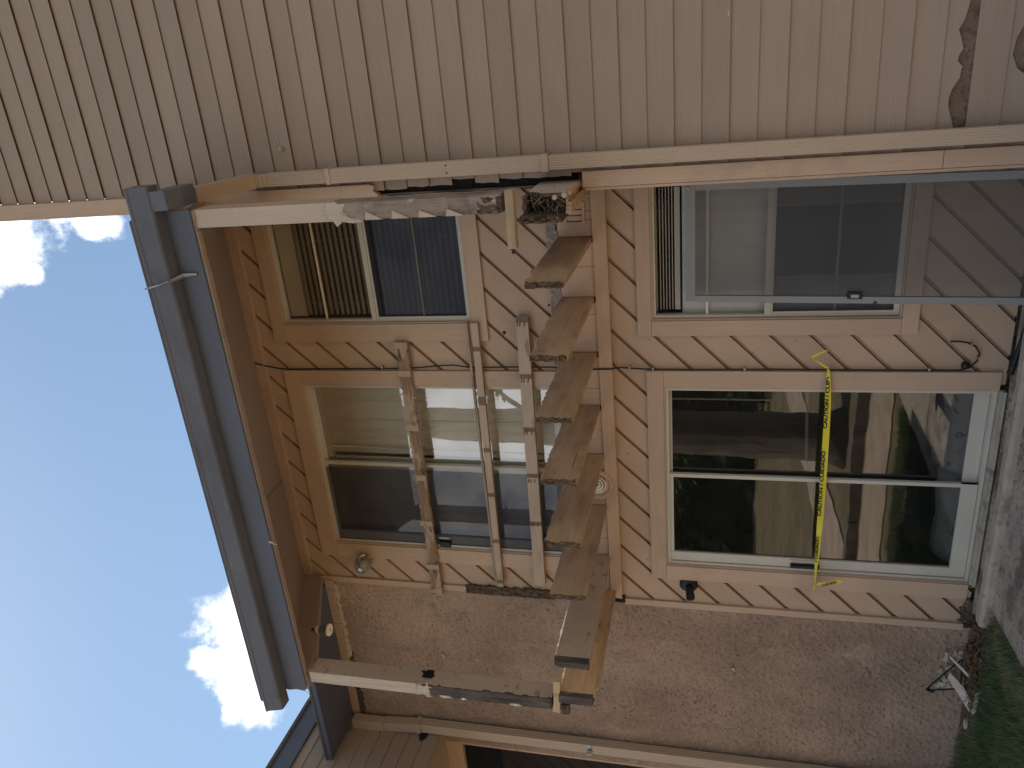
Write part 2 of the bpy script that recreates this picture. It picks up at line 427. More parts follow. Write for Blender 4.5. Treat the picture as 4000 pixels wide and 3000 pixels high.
class MB:
    def __init__(s):
        s.v, s.f, s.m = [], [], []

    def add(s, vs, fs, m=0):
        o = len(s.v)
        s.v += [tuple(p) for p in vs]
        for i, f in enumerate(fs):
            s.f.append(tuple(o + k for k in f))
            s.m.append(m[i] if isinstance(m, (list, tuple)) else m)
        return s

    def box(s, x0, x1, y0, y1, z0, z1, m=0):
        v = [(x0, y0, z0), (x1, y0, z0), (x1, y1, z0), (x0, y1, z0), (x0, y0, z1), (x1, y0, z1), (x1, y1, z1), (x0, y1, z1)]
        # faces: bottom, top, front(-y), right(+x), back(+y), left(-x)
        return s.add(v, [(0, 3, 2, 1), (4, 5, 6, 7), (0, 1, 5, 4), (1, 2, 6, 5), (2, 3, 7, 6), (3, 0, 4, 7)], m)

    def ext(s, pts, d, m=0, mside=None):
        """polygon given in 3d, extruded along vector d"""
        n = len(pts)
        a = [Vector(p) for p in pts]
        b = [p + Vector(d) for p in a]
        fs = [tuple(range(n)), tuple(range(2 * n - 1, n - 1, -1))]
        fs += [(i, (i + 1) % n, n + (i + 1) % n, n + i) for i in range(n)]
        ms = m if mside is None else [m, m] + [mside] * n
        return s.add(a + b, fs, ms)

    def tube(s, pts, r, n=6, m=0, caps=True):
        pts = [Vector(p) for p in pts]
        rings = []
        up = Vector((0.31, 0.17, 0.93))
        for i, p in enumerate(pts):
            d = (pts[min(i + 1, len(pts) - 1)] - pts[max(i - 1, 0)]).normalized()
            if abs(d.dot(up)) > 0.95:
                up = Vector((0.9, 0.3, 0.1))
            u = d.cross(up).normalized()
            w = d.cross(u)
            rr = r[i] if isinstance(r, (list, tuple)) else r
            rings.append([p + (u * math.cos(a) + w * math.sin(a)) * rr for a in [2 * math.pi * k / n for k in range(n)]])
        vs = [q for ring in rings for q in ring]
        fs = []
        for i in range(len(pts) - 1):
            for k in range(n):
                fs.append((i * n + k, i * n + (k + 1) % n, (i + 1) * n + (k + 1) % n, (i + 1) * n + k))
        if caps:
            fs.append(tuple(range(n)))
            fs.append(tuple(range((len(pts) - 1) * n, len(pts) * n)))
        return s.add(vs, fs, m)

    def lathe(s, org, axis, prof, n=20, m=0):
        """prof: list of (distance along the axis, radius)"""
        org, ax = Vector(org), Vector(axis).normalized()
        u = ax.orthogonal().normalized()
        w = ax.cross(u)
        vs, fs = [], []
        for t, r in prof:
            for k in range(n):
                a = 2 * math.pi * k / n
                vs.append(org + ax * t + (u * math.cos(a) + w * math.sin(a)) * max(r, 1e-4))
        for i in range(len(prof) - 1):
            for k in range(n):
                fs.append((i * n + k, i * n + (k + 1) % n, (i + 1) * n + (k + 1) % n, (i + 1) * n + k))
        fs.append(tuple(range(n)))
        fs.append(tuple(range((len(prof) - 1) * n, len(prof) * n)))
        return s.add(vs, fs, m)

    def sheet(s, x0, x1, z0, z1, y, nx, nz, fn, m=0):
        vs = []
        for j in range(nz + 1):
            for i in range(nx + 1):
                x, z = x0 + (x1 - x0) * i / nx, z0 + (z1 - z0) * j / nz
                vs.append((x, y + fn(x, z), z))
        fs = [(j * (nx + 1) + i, j * (nx + 1) + i + 1, (j + 1) * (nx + 1) + i + 1, (j + 1) * (nx + 1) + i) for j in range(nz) for i in range(nx)]
        return s.add(vs, fs, m)

    def mesh(s, name, mats, smooth=False, fix=True):
        me = bpy.data.meshes.new(name)
        me.from_pydata(s.v, [], s.f)
        for k in mats:
            me.materials.append(MAT[k])
        me.polygons.foreach_set('material_index', s.m)
        if fix:
            bm = bmesh.new()
            bm.from_mesh(me)
            bmesh.ops.recalc_face_normals(bm, faces=bm.faces)
            bm.to_mesh(me)
            bm.free()
        if smooth:
            me.polygons.foreach_set('use_smooth', [True] * len(me.polygons))
        me.update()
        return me

    def build(s, name, mats, parent=None, smooth=False, fix=True, **tags):
        if isinstance(mats, str):
            mats = [mats]
        return link(name, s.mesh(name, mats, smooth, fix), parent, **tags)


def link(name, data, parent=None, **tags):
    o = bpy.data.objects.new(name, data)
    COL.objects.link(o)
    if parent is not None:
        o.parent = parent
        # the mesh is in place coordinates, the thing's Empty stands at its base
        P = parent
        loc = Vector((0, 0, 0))
        while P is not None:
            if P.type == 'EMPTY':
                loc = P.location
            P = P.parent
        if parent.type == 'EMPTY':
            o.matrix_parent_inverse = Matrix.Translation(-loc)
    tag(o, **tags)
    return o


def tag(o, label=None, cat=None, group=None, kind=None):
    if label:
        o['label'] = label
    if cat:
        o['category'] = cat
    if group:
        o['group'] = group
    if kind:
        o['kind'] = kind
    return o


def thing(name, loc, label, cat, group=None, kind=None):
    o = bpy.data.objects.new(name, None)
    o.empty_display_size = 0.1
    COL.objects.link(o)
    o.location = loc
    return tag(o, label, cat, group, kind)


def box(name, b, mat, parent=None, **tags):
    return MB().box(*b).build(name, mat, parent, **tags)


def clip(poly, nx, nz, c, keep_ge):
    """clip an (x,z) polygon by nx*x+nz*z >= c (or <=)"""
    out = []
    for i in range(len(poly)):
        p, q = poly[i], poly[(i + 1) % len(poly)]
        a, b = nx * p[0] + nz * p[1] - c, nx * q[0] + nz * q[1] - c
        if not keep_ge:
            a, b = -a, -b
        if a >= 0:
            out.append(p)
        if (a >= 0) != (b >= 0):
            t = a / (a - b)
            out.append((p[0] + (q[0] - p[0]) * t, p[1] + (q[1] - p[1]) * t))
    return out




def crumbly(x0, x1, z0, z1, y, depth, seed, amp=.012, edge=.012, cell=.011):
    """a rotten face: noisy, pitted front with a ragged outline, given thickness"""
    nx, nz = max(3, int((x1 - x0) / cell)), max(3, int((z1 - z0) / cell))
    vs, fs = [], []
    for j in range(nz + 1):
        for i in range(nx + 1):
            x, z = x0 + (x1 - x0) * i / nx, z0 + (z1 - z0) * j / nz
            n1 = mnoise.noise(Vector((x * 55, z * 22, seed)))
            n2 = mnoise.noise(Vector((x * 120, z * 60, seed + 5)))
            if i in (0, nx):
                x += edge * (n1 + .5 * n2)
            if j in (0, nz):
                z += edge * (n1 + n2)
            vs.append((x, y - amp * (n1 + .6 * n2), z))
    for j in range(nz):
        for i in range(nx):
            k = j * (nx + 1) + i
            fs.append((k, k + 1, k + nx + 2, k + nx + 1))
    rim = list(range(nx + 1)) + [(j + 1) * (nx + 1) - 1 for j in range(1, nz + 1)] + [nz * (nx + 1) + i for i in range(nx - 1, -1, -1)] + [j * (nx + 1) for j in range(nz - 1, 0, -1)]
    o = len(vs)
    vs += [(vs[k][0], y + depth, vs[k][2]) for k in rim]
    L = len(rim)
    fs += [(rim[a], o + a, o + (a + 1) % L, rim[(a + 1) % L]) for a in range(L)]
    m = MB()
    m.add(vs, fs)
    return m


W = 5.15            # front of the recessed wall
F = 4.74            # front of the lap siding
GZ0 = -1.86         # ground level (the camera is at height 0)

# ------------------------------------------------------------------ setting
g = MB()
g.add([(-400, -500, GZ0), (400, -500, GZ0), (400, 300, GZ0), (-400, 300, GZ0)], [(0, 1, 2, 3)])
g.build('ground', 'ground', kind='structure')
# concrete slab in front of the lower door with its raised curb
m = MB()
m.ext([(-3.70, 4.93, GZ0 - .05), (3.0, 4.93, GZ0 - .05), (3.0, 3.55, GZ0 - .05), (-3.60, 3.55, GZ0 - .05), (-3.66, 4.3, GZ0 - .05)], (0, 0, .075))
m.build('patio_slab', 'dirty', kind='structure')
m = MB()
m.ext([(-3.60, 3.54, GZ0 - .05), (3.0, 3.54, GZ0 - .05), (3.0, 0.2, GZ0 - .05), (-3.3, 1.2, GZ0 - .05)], (0, 0, .073))
m.build('patio_slab', 'concrete', kind='structure')  # unseen outer part, enlarged and kept pale to bounce sunlight onto the walls
m = MB()
m.ext([(-3.95, 5.13, GZ0), (-0.75, 5.13, GZ0), (-0.75, 4.90, GZ0), (-3.80, 4.90, GZ0)], (0, 0, .045))
m.build('patio_dirt_strip', 'dirty', kind='structure')
rnd = random.Random(3)
m = MB()
pr = []
N = 26
for i in range(N + 1):
    x = -3.86 + (3.1) * i / N
    j = rnd.uniform(-.006, .006)
    pr.append([(x, 4.865 + j, GZ0 - .02), (x, 4.862 + j, -1.800 + j * .3), (x, 4.885 + j, -1.782 + j * .4), (x, 4.945, -1.780 + j * .4), (x, 4.975 + j, -1.80), (x, 4.98 + j, GZ0)])
for i in range(N):
    for k in range(5):
        m.add([pr[i][k], pr[i + 1][k], pr[i + 1][k + 1], pr[i][k + 1]], [(0, 1, 2, 3)])
m.add(pr[0], [tuple(range(6))])
m.add(pr[-1], [tuple(range(6))])
m.build('door_curb', 'curb', smooth=False, label='worn concrete curb lying along the foot of the lower sliding door', cat='curb')

# paths on the lawn behind the camera (seen mirrored in the lower door)
m = MB()
m.box(-40, 30, 1.15, 2.25, GZ0 - .05, GZ0 + .02)
m.build('path', 'path', kind='structure')
m = MB()
m.ext([(-8.5, -9.5, GZ0 - .05), (-7.1, -9.5, GZ0 - .05), (-6.8, 1.1, GZ0 - .05), (-8.2, 1.1, GZ0 - .05)], (0, 0, .075))
m.build('path', 'path', kind='structure')

m = MB()
rnd = random.Random(61)
x = -14.0
while x < 4:
    l = rnd.uniform(1.6, 2.4)
    dy = rnd.uniform(-.04, .04)
    m.box(x, x + l - .03, .80 + dy, .98 + dy, GZ0 - .02, GZ0 + .14)
    x += l
m.build('path_edging', 'bark', label='row of dark timber edging beside the yard path', cat='edging', kind='stuff')

# ------------------------------------------------------------------ lap siding wall (right-hand wing, nearer the camera)
lap = thing('lap_siding_wall', (1.2, F + .02, GZ0), 'tall wall of tan horizontal lap siding beside the balcony recess', 'wall')
PZ = 0.072
X1 = 3.4


def plank(k, left=None, bottom=None, x1=X1):
    z0 = PZ + .15 * k
    z1 = z0 + .153
    pd = .015 if k % 2 else .009
    yf = lambda z: F - pd + (z - z0) / .153 * (pd + .002)
    left = left if left is not None else [(-.652, z1), (-.652, z0)]
    bottom = bottom or []
    poly = [(x1, z1)] + left + bottom + [(x1, z0)]
    n = len(poly)
    vs = [(x, yf(z), z) for x, z in poly] + [(x, F + .010, z + (.022 if z < z0 + .001 else 0)) for x, z in poly]      # undercut drip edge
    fs = [tuple(range(n)), tuple(range(2 * n - 1, n - 1, -1))] + [(i, (i + 1) % n, n + (i + 1) % n, n + i) for i in range(n)]
    return MB().add(vs, fs)


rnd = random.Random(11)
std = [plank(0).mesh('siding_plank', ['lap']), plank(1).mesh('siding_plank', ['lap'])]
for k in range(-13, 36):
    z0 = PZ + .15 * k
    zc = z0 + .075
    if .78 < zc < 2.16:                       # ends rotted away where the corner board is gone
        e = -.695 + rnd.uniform(-.012, .02) if zc > 1.85 else -.668 + rnd.uniform(-.018, .016)
        lf = [(e + rnd.uniform(-.004, .006), z0 + .153), (e, z0 + .10), (e + rnd.uniform(-.006, .006), z0 + .05), (e + rnd.uniform(-.004, .008), z0)]
        plank(k, lf).build('siding_plank', 'lap', lap)
    elif k == -9:                             # plank with its lower edge rotted off in a long ragged strip
        bt = [(-.60, z0), (-.575, z0 + .05), (-.535, z0 + .065), (-.50, z0 + .075), (-.46, z0 + .088), (-.42, z0 + .10), (-.385, z0 + .10), (-.34, z0 + .088), (-.29, z0 + .06),
              (-.25, z0 + .058), (-.24, z0 + .052), (-.21, z0 + .078), (-.185, z0 + .076), (-.15, z0 + .06), (-.11, z0 + .072), (-.06, z0 + .09), (-.02, z0 + .07), (.03, z0 + .058), (.10, z0 + .05), (.19, z0 + .03), (.24, z0)]
        plank(k, None, bt).build('siding_plank', 'lap', lap, label='plank with its lower edge rotted away in a ragged strip')
    elif k == -11:
        bt = [(-.33, z0), (-.30, z0 + .06), (-.27, z0 + .10), (-.20, z0 + .13), (-.12, z0 + .12), (-.05, z0 + .09), (.02, z0 + .05), (.06, z0)]
        plank(k, None, bt).build('siding_plank', 'lap', lap, label='bottom plank with a rotted dark hole')
    else:
        o = link('siding_plank', std[k % 2], lap)
        o.location = (0, 0, .15 * (k - k % 2))
box('wall_core', (-.64, X1, F + .012, F + .10, GZ0 - .05, 5.45), 'hole', lap)
box('return_wall', (-.655, -.63, F + .11, W + .05, GZ0 - .05, 5.4), 'diag', lap)
# corner boards: one low, one high, with the rotted gap between
box('corner_board', (-.738, -.645, F - .034, F - .014, GZ0, -1.180), 'trim_z', lap)
box('corner_board', (-.738, -.645, F - .034, F - .014, -1.177, .755), 'trim_z', lap)
m = MB()
m.ext([(-.742, F - .034, 2.075), (-.742, F - .034, 6.0), (-.648, F - .034, 6.0), (-.648, F - .034, 2.12), (-.66, F - .034, 2.085), (-.69, F - .034, 2.095), (-.715, F - .034, 2.065)], (0, .05, 0))
m.build('corner_board', 'trim_z', lap, label='upper corner board broken off at its lower end')
box('corner_return', (-.757, -.742, F - .033, F + .06, 2.12, 6.0), 'trim_z', lap)
box('corner_return', (-.757, -.741, F - .033, F + .06, GZ0, .74), 'trim_z', lap)
m = MB()
rnd = random.Random(5)
for i in range(16):
    z = .80 + i * .082
    m.box(-.738 + rnd.uniform(0, .006), -.650, F + .035 + rnd.uniform(0, .012), F + .09, z, z + .083)
m.build('gap_dark_fill', 'void', lap, label='black strip standing in for the dark hollow of the rotted gap')  # added near-black so the open hollow behind the gap looks dark
m = MB()
m.box(-.728, -.717, F + .012, F + .034, .85, 2.08)
m.build('corner_batten', 'rot_dark', lap)
# fallen and blistered bits on the planks
for (x, z, w, h) in ((-.335, 2.70, .022, .012), (.11, -.07, .03, .009)):
    m = MB()
    m.ext([(x, F - .0145, z), (x + w, F - .0145, z + h * .3), (x + w * .7, F - .0145, z + h), (x + w * .1, F - .0145, z + h * .8)], (0, .004, 0))
    m.build('paint_scar', 'flake', lap)

m = MB().lathe((-.395, F - .012, 2.685), (0, -1, 0), [(0, .010), (.012, .017), (.026, .014), (.030, .006)], 9)
m.build('mud_nest', 'curb', label='little mud nest stuck to the lap siding near the elbow of the downspout', cat='nest')

# ------------------------------------------------------------------ recessed wall with diagonal boards
rec = thing('recessed_wall', (-2.3, W + .03, GZ0), 'recessed tan wall of diagonal boards holding both windows and both sliding doors', 'wall')
UW = (-1.72, -.80, 1.675, 3.19)
UD = (-3.69, -2.21, 1.02, 3.135)
LW = (-1.72, -.80, -1.153, .405)
LD = (-3.706, -2.205, -1.765, .332)


def cells(x0, x1, z0, z1, holes):
    xs = sorted({x0, x1, *[h[0] for h in holes], *[h[1] for h in holes]})
    res = []
    for a, b in zip(xs[:-1], xs[1:]):
        zs = [(z0, z1)]
        for h in holes:
            if h[0] < b - 1e-6 and h[1] > a + 1e-6:
                nz_ = []
                for p, q in zs:
                    if h[2] > p:
                        nz_.append((p, min(q, h[2])))
                    if h[3] < q:
                        nz_.append((max(p, h[3]), q))
                zs = [t for t in nz_ if t[1] - t[0] > 1e-4]
        res += [(a, b, p, q) for p, q in zs]
    return res


def diag_boards(cellz, off, pitch, parent, mat='diag', y=W, gap=.007, groove=.036):
    lo = min(c[2] - c[1] for c in cellz)
    hi = max(c[3] - c[0] for c in cellz)
    n0, n1 = int(math.floor((lo - off) / pitch)), int(math.ceil((hi - off) / pitch))
    for n in range(n0, n1 + 1):
        c0 = off + pitch * n
        m = MB()
        for (a, b, p, q) in cellz:
            r = [(a, p), (b, p), (b, q), (a, q)]
            for ca, cb, yy in ((c0, c0 + pitch - groove, y), (c0 + pitch - groove, c0 + pitch - gap, y + .026)):
                pl = clip(clip(r, -1, 1, ca, True), -1, 1, cb, False)
                if len(pl) >= 3:
                    m.ext([(x, yy, z) for x, z in pl], (0, y + .036 - yy, 0))
        if m.f:
            m.build('siding_board', mat, parent)


g_ = lambda h, d=.03: (h[0] - d, h[1] + d, h[2] - d, h[3] + d)
up = cells(-3.80, -.66, 1.00, 3.46, [g_(UW), (UD[0] - .03, UD[1] + .03, .9, UD[3] + .03)])
diag_boards(up, 2.545, .2544, rec)
diag_boards([(-4.05, -3.80, 1.00, 3.46)], 5.741 - .267 * 10, .267, rec)
lo_ = cells(-4.05, -.66, -1.80, .70, [g_(LW), (LD[0] - .03, LD[1] + .03, -1.9, LD[3] + .03)])
diag_boards(lo_, 2.235 - .2525 * 6, .2525, rec)
core = MB()
for c in cells(-4.10, -.60, GZ0 - .05, 3.55, [g_(UW, .004), g_(UD, .004), g_(LW, .004), (LD[0] - .004, LD[1] + .004, -1.80, LD[3] + .004)]):
    core.box(c[0], c[1], W + .038, W + .12, c[2], c[3])
core.build('wall_core', 'rot', rec)
# band board between the floors and the boards between the joists
m = MB()
m.ext([(-4.025, W - .045, .768), (-.66, W - .045, .774), (-.66, W - .045, .682), (-3.99, W - .045, .679), (-4.01, W - .045, .688), (-4.035, W - .045, .68), (-4.03, W - .045, .72)], (0, .044, 0))
m.build('band_board', 'trim_x', rec)
box('frieze_board', (-4.06, -.66, W - .035, W - .001, 3.42, 3.51), 'trim_x', rec)
m = MB()
m.box(-4.105, -4.052, W - .018, W + .02, 1.99, 3.325)
m.build('corner_trim', 'trim_z', rec)
m = MB()
m.box(-4.105, -4.052, W - .018, W + .02, -1.775, .665)
m.build('corner_trim', 'trim_z', rec)
rnd = random.Random(21)
m = crumbly(-4.115, -4.035, 1.25, 2.0, W - .022, .03, 3, .016, .02)
m.build('corner_trim', 'rot', rec, label='rotted black stretch of corner trim')
box('corner_trim', (-4.09, -4.03, W - .02, W + .02, .66, .76), 'void', rec)
# rotted splinters at the foot of the boards beside the lower door
m = crumbly(-4.04, -3.84, -1.83, -1.755, W - .012, .02, 7, .012, .03)
m.build('splintered_foot', 'rot', rec)

rnd = random.Random(55)
for (kx, kz, ks) in ((-.985, 1.575, .022), (-1.22, 1.33, .016), (-1.80, 1.45, .020), (-1.60, 1.11, .012), (-2.75, .60, .008)):
    m = MB()
    pts = [(kx + ks * rnd.uniform(.5, 1.1) * math.cos(a), W - .002, kz + ks * rnd.uniform(.35, .8) * math.sin(a)) for a in [k * .7 for k in range(9)]]
    m.ext(pts, (0, .004, 0))
    m.build('knot_hole', 'void', rec)
JX = [-1.124, -1.539, -1.942, -2.350, -2.750, -3.184, -3.640, -3.971]
JT = .038
edges = [-.70] + [x for j in JX for x in (j, j - JT)] + [-4.05]
seg = [(-1.124, -.66)] + [(JX[i + 1], JX[i] - JT) for i in range(7)] + [(-4.05, JX[7] - JT)]
for i, (a, b) in enumerate(seg):
    m = MB()
    cut = [a + .002, b - .002] if (b - a) < .2 else [a + .002, a + (b - a) * (0.36 + .2 * (i % 3)), b - .002]
    if i == 0:
        cut = [a + .002, a + .11, a + .17, a + .25, a + .33, b]
    for p, q in zip(cut[:-1], cut[1:]):
        m.box(p + .0015, q - .0015, W - .022 - .003 * ((i + len(m.f)) % 2), W + .02, .775, 1.012)
    m.build('blocking_board', 'trim_z', rec)
m = crumbly(-2.3, -.70, 1.013, 1.085, W - .034, .03, 11, .010, .018)
m.build('rotten_ledger', 'rot_z', rec, label='rotted grey ledger strip above the joists')

# ------------------------------------------------------------------ stucco wall
SX0, SX1 = -5.80, -4.095


def stz(x, z):
    p = Vector((x * 34, z * 40, 0))
    a = mnoise.noise(p) + .5 * mnoise.noise(p * 2.1)
    lump = max(0.0, a - .10) * .026
    pit = max(0.0, -.42 - mnoise.noise(Vector((x * 40 + 9, z * 52, 3)))) * .03
    return -lump + pit


m = MB()
nx, nz_ = 165, 450
m.sheet(SX0, SX1, GZ0 - .03, 3.225, W, nx, nz_, stz)
o = m.build('stucco_wall', 'stucco', smooth=True, fix=False, label='rough tan stucco wall with sooty stains left of the sliding doors', cat='wall')
stu = o
box('wall_core', (SX0 - .1, SX1 + .0, W + .022, W + .12, GZ0 - .05, 3.40), 'stucco', stu)
m = MB()
rnd = random.Random(31)
x = -4.09
while x > -5.70:
    w = rnd.uniform(.10, .42)
    m.box(x - w + .004, x, W - .028, W + .02, 3.235 + rnd.uniform(-.004, .004), 3.312)
    x -= w
m.build('frieze_board', 'trim_x', stu)
m = MB()
x = -4.13
while x > -4.93:
    w = rnd.uniform(.012, .035)
    m.box(x - w, x, W - .02 - rnd.uniform(0, .006), W, 3.205 + rnd.uniform(-.012, .01), 3.234 + rnd.uniform(-.006, .004))
    x -= w
m.build('peeling_caulk', 'flake', stu, label='ragged line of pale peeling caulk')
m = MB()
x = -4.90
while x > -5.70:
    w = rnd.uniform(.015, .05)
    m.box(x - w, x, W - .010 - rnd.uniform(0, .006), W, 3.195 + rnd.uniform(-.02, .01), 3.236)
    x -= w
m.build('rotten_edge', 'rot_dark', stu)
for (x, z, s) in ((-4.86, 2.28, .05), (-4.62, 2.65, .02), (-5.05, .05, .02), (-4.70, -.20, .045)):
    m = MB()
    m.ext([(x, W - .012, z), (x + s, W - .02, z + s * .3), (x + s * .7, W - .016, z + s * .75), (x + s * .2, W - .012, z + s * .35)], (0, .008, 0))
    m.build('loose_flake', 'flake', stu)

# ------------------------------------------------------------------ windows and sliding doors


def casing(root, inner, outer, y0=W - .024, sill=True):
    ix0, ix1, iz0, iz1 = inner
    ox0, ox1, oz0, oz1 = outer
    box('trim_board', (ox0, ox1, y0, W - .001, iz1, oz1), 'trim_x', root)
    z0 = iz0 if sill else oz0
    box('trim_board', (ox0, ix0, y0, W - .001, z0, iz1 - .002), 'trim_z', root)
    box('trim_board', (ix1, ox1, y0, W - .001, z0, iz1 - .002), 'trim_z', root)
    if sill:
        box('trim_board', (ox0, ox1, y0, W - .001, oz0, iz0 - .002), 'trim_x', root)
    # rebate inside the casing
    m = MB()
    m.box(ix0, ix0 + .012, y0 + .012, W + .10, iz0, iz1)
    m.box(ix1 - .012, ix1, y0 + .012, W + .10, iz0, iz1)
    m.box(ix0 + .012, ix1 - .012, y0 + .012, W + .10, iz1 - .012, iz1)
    if sill:
        m.box(ix0 + .012, ix1 - .012, y0 + .012, W + .10, iz0, iz0 + .012)
    m.build('jamb', 'trim_z', root)


def room(x0, x1, z0, z1, depth=3.2):
    m = MB()
    y0, y1 = W + .13, W + depth
    v = [(x0, y0, z0), (x1, y0, z0), (x1, y1, z0), (x0, y1, z0), (x0, y0, z1), (x1, y0, z1), (x1, y1, z1), (x0, y1, z1)]
    m.add(v, [(0, 1, 2, 3), (4, 7, 6, 5), (1, 2, 6, 5), (2, 3, 7, 6), (3, 0, 4, 7)], [1, 0, 0, 0, 0])
    return m.build('room_interior', ['room', 'carpet'], fix=False, kind='structure')


room(-2.02, .9, GZ0, .62)
room(-4.02, -2.06, GZ0, .62)
room(-2.02, .9, 1.02, 3.45)
room(-4.02, -2.06, 1.02, 3.45)


def frame_ring(x0, x1, z0, z1, y0, y1, t):
    m = MB()
    m.box(x0, x0 + t, y0, y1, z0, z1)
    m.box(x1 - t, x1, y0, y1, z0, z1)
    m.box(x0 + t, x1 - t, y0, y1, z0, z0 + t)
    m.box(x0 + t, x1 - t, y0, y1, z1 - t, z1)
    return m


def make_window(root, inner, split, muntins, lower_mesh):
    x0, x1, z0, z1 = inner
    x0 += .012; x1 -= .012; z0 += .012; z1 -= .012
    frame_ring(x0, x1, z0, z1, W + .012, W + .07, .018).build('frame', 'white', root)
    box('sash_bar', (x0 + .018, x1 - .018, W + .005, W + .045, split - .018, split + .018), 'white', root)
    for zz, mt in muntins:
        box('muntin', (x0 + .018, x1 - .018, W + .028, W + .04, zz - .007, zz + .007), mt, root)
    frame_ring(x0 + .018, x1 - .018, z0 + .018, split - .018, W + .014, W + .034, .016).build('sash_frame', 'white', root)
    m = MB().add([(x0, W + .05, split), (x1, W + .05, split), (x1, W + .05, z1), (x0, W + .05, z1)], [(0, 1, 2, 3)])
    m.build('pane', 'glass', root, fix=False)
    m = MB().add([(x0, W + .042, z0), (x1, W + .042, z0), (x1, W + .042, split), (x0, W + .042, split)], [(0, 1, 2, 3)])
    m.build('pane', 'glass', root, fix=False)
    m = MB().add([(x0, W + .022, z0 + .02), (x1, W + .022, z0 + .02), (x1, W + .022, split - .02), (x0, W + .022, split - .02)], [(0, 1, 2, 3)])
    m.build('insect_screen', lower_mesh, root, fix=False)


uw = thing('window', (-1.26, W, UW[2]), 'upper floor window with tan slat blinds behind the half rotten post', 'window')
casing(uw, UW, (-1.856, -.70, 1.567, 3.288))
make_window(uw, UW, 2.44, [(2.838, 'slat'), (2.052, 'slat')], 'mesh_fine')
bl = box('blind', (-1.68, -.84, W + .075, W + .125, 3.02, 3.16), 'cream', uw)
sm = MB()
sm.add([(-1.67, W + .066, .008), (-.85, W + .066, .008), (-.85, W + .080, .003), (-1.67, W + .080, .003), (-1.67, W + .094, -.004), (-.85, W + .094, -.004)], [(0, 1, 2, 3), (3, 2, 5, 4)])
slat_me = sm.mesh('slat', ['slat'], fix=False)
z = 2.99
while z > 1.72:
    o = link('slat', slat_me, bl)
    o.location = (0, 0, z)
    z -= .0445
box('bottom_rail', (-1.67, -.85, W + .085, W + .12, 1.70, 1.715), 'slat', bl)
for x in (-1.58, -1.10, -.92):
    MB().tube([(x, W + .080, 3.03), (x, W + .080, 1.71)], .0016, 4).build('cord', 'slat', bl)

lw = thing('window.001', (-1.26, W, LW[2]), 'ground floor window behind the leaning grey screen door', 'window')
lw.name = 'window'
casing(lw, LW, (-1.826, -.70, -1.252, .498))
make_window(lw, LW, -.345, [(.038, 'slat'), (-.76, 'slat')], 'mesh_fine')
bl2 = box('blind', (-1.68, -.84, W + .085, W + .125, .365, .392), 'cream', lw)
for i in range(5):
    m = MB()
    m.add([(-1.67, W + .09, .0), (-.85, W + .09, .0), (-.85, W + .115, .004), (-1.67, W + .115, .004)], [(0, 1, 2, 3)])
    zz = .345 - i * .020
    box('slat', (-1.672, -.848, W + .088, W + .112, zz - .003, zz + .003), 'slat', bl2)
box('bottom_rail', (-1.672, -.848, W + .086, W + .114, .215, .25), 'cream', bl2)
for x in (-1.15, -1.55, -.95):
    box('clip', (x - .012, x + .012, W + .008, W + .03, .375, .40), 'white', lw)


def folds(name, root, x0, x1, z0, z1, y, mat, amp=.014, wav=.09):
    m = MB()
    m.sheet(x0, x1, z0, z1, y, int((x1 - x0) / .018), 3, lambda x, z: amp * math.sin(x / wav * 6.28) + amp * .5 * math.sin(x / wav * 2.3 + z))
    return m.build(name, mat, root, smooth=True, fix=False)


folds('curtain', lw, -1.95, -.60, -.33, .20, W + .078, 'curtain', .006)
folds('curtain', lw, -1.02, -.84, -1.12, -.30, W + .17, 'curtain')
folds('curtain', lw, -1.98, -1.45, -1.20, -.345, W + .078, 'curtain', .006)


def sliding_door(root, D, zt, mull, glass_r, glass_l, handle_z, hl=.19):
    x0, x1, z0, z1 = D
    x0 += .012; x1 -= .012; z1 -= .012
    zb = zt
    m = MB()
    m.box(x0, x0 + .022, W + .0, W + .10, zb, z1)
    m.box(x1 - .022, x1, W + .0, W + .10, zb, z1)
    m.box(x0 + .022, x1 - .022, W + .0, W + .10, z1 - .022, z1)
    m.box(x0 + .022, x1 - .022, W + .0, W + .10, zb, zb + .022)
    m.build('frame', 'white', root)
    # fixed panel on the right, sliding panel on the left (nearer)
    a = x0 + .026
    p = frame_ring(mull - .02, x1 - .022, zb + .025, z1 - .022, W + .052, W + .08, .020)
    p.box(mull - .02, x1 - .022, W + .05, W + .082, zb + .025, zb + .115)
    p = p.build('panel', 'white', root)
    MB().add([(mull, W + .066, zb + .10), (x1 - .04, W + .066, zb + .10), (x1 - .04, W + .066, z1 - .04), (mull, W + .066, z1 - .04)], [(0, 1, 2, 3)]).build('pane', glass_r, p, fix=False)
    q = frame_ring(a, mull + .022, zb + .025, z1 - .022, W + .012, W + .04, .026)
    q.box(a + .0, mull + .022, W + .01, W + .042, zb + .025, zb + .125)
    q.box(a, a + .075, W + .01, W + .042, zb + .125, z1 - .022)
    q = q.build('panel', 'white', root)
    MB().add([(a + .07, W + .026, zb + .11), (mull, W + .026, zb + .11), (mull, W + .026, z1 - .04), (a + .07, W + .026, z1 - .04)], [(0, 1, 2, 3)]).build('pane', glass_l, q, fix=False)
    h = MB()
    h.box(a + .012, a + .034, W - .022, W + .012, handle_z, handle_z + hl)
    h.box(a + .010, a + .036, W - .006, W + .011, handle_z - .006, handle_z + hl + .006)
    h.build('handle', 'black', q)
    box('handle_plate', (a + .052, a + .066, W + .002, W + .009, handle_z + .005, handle_z + hl + .01), 'white', q)
    return p, q


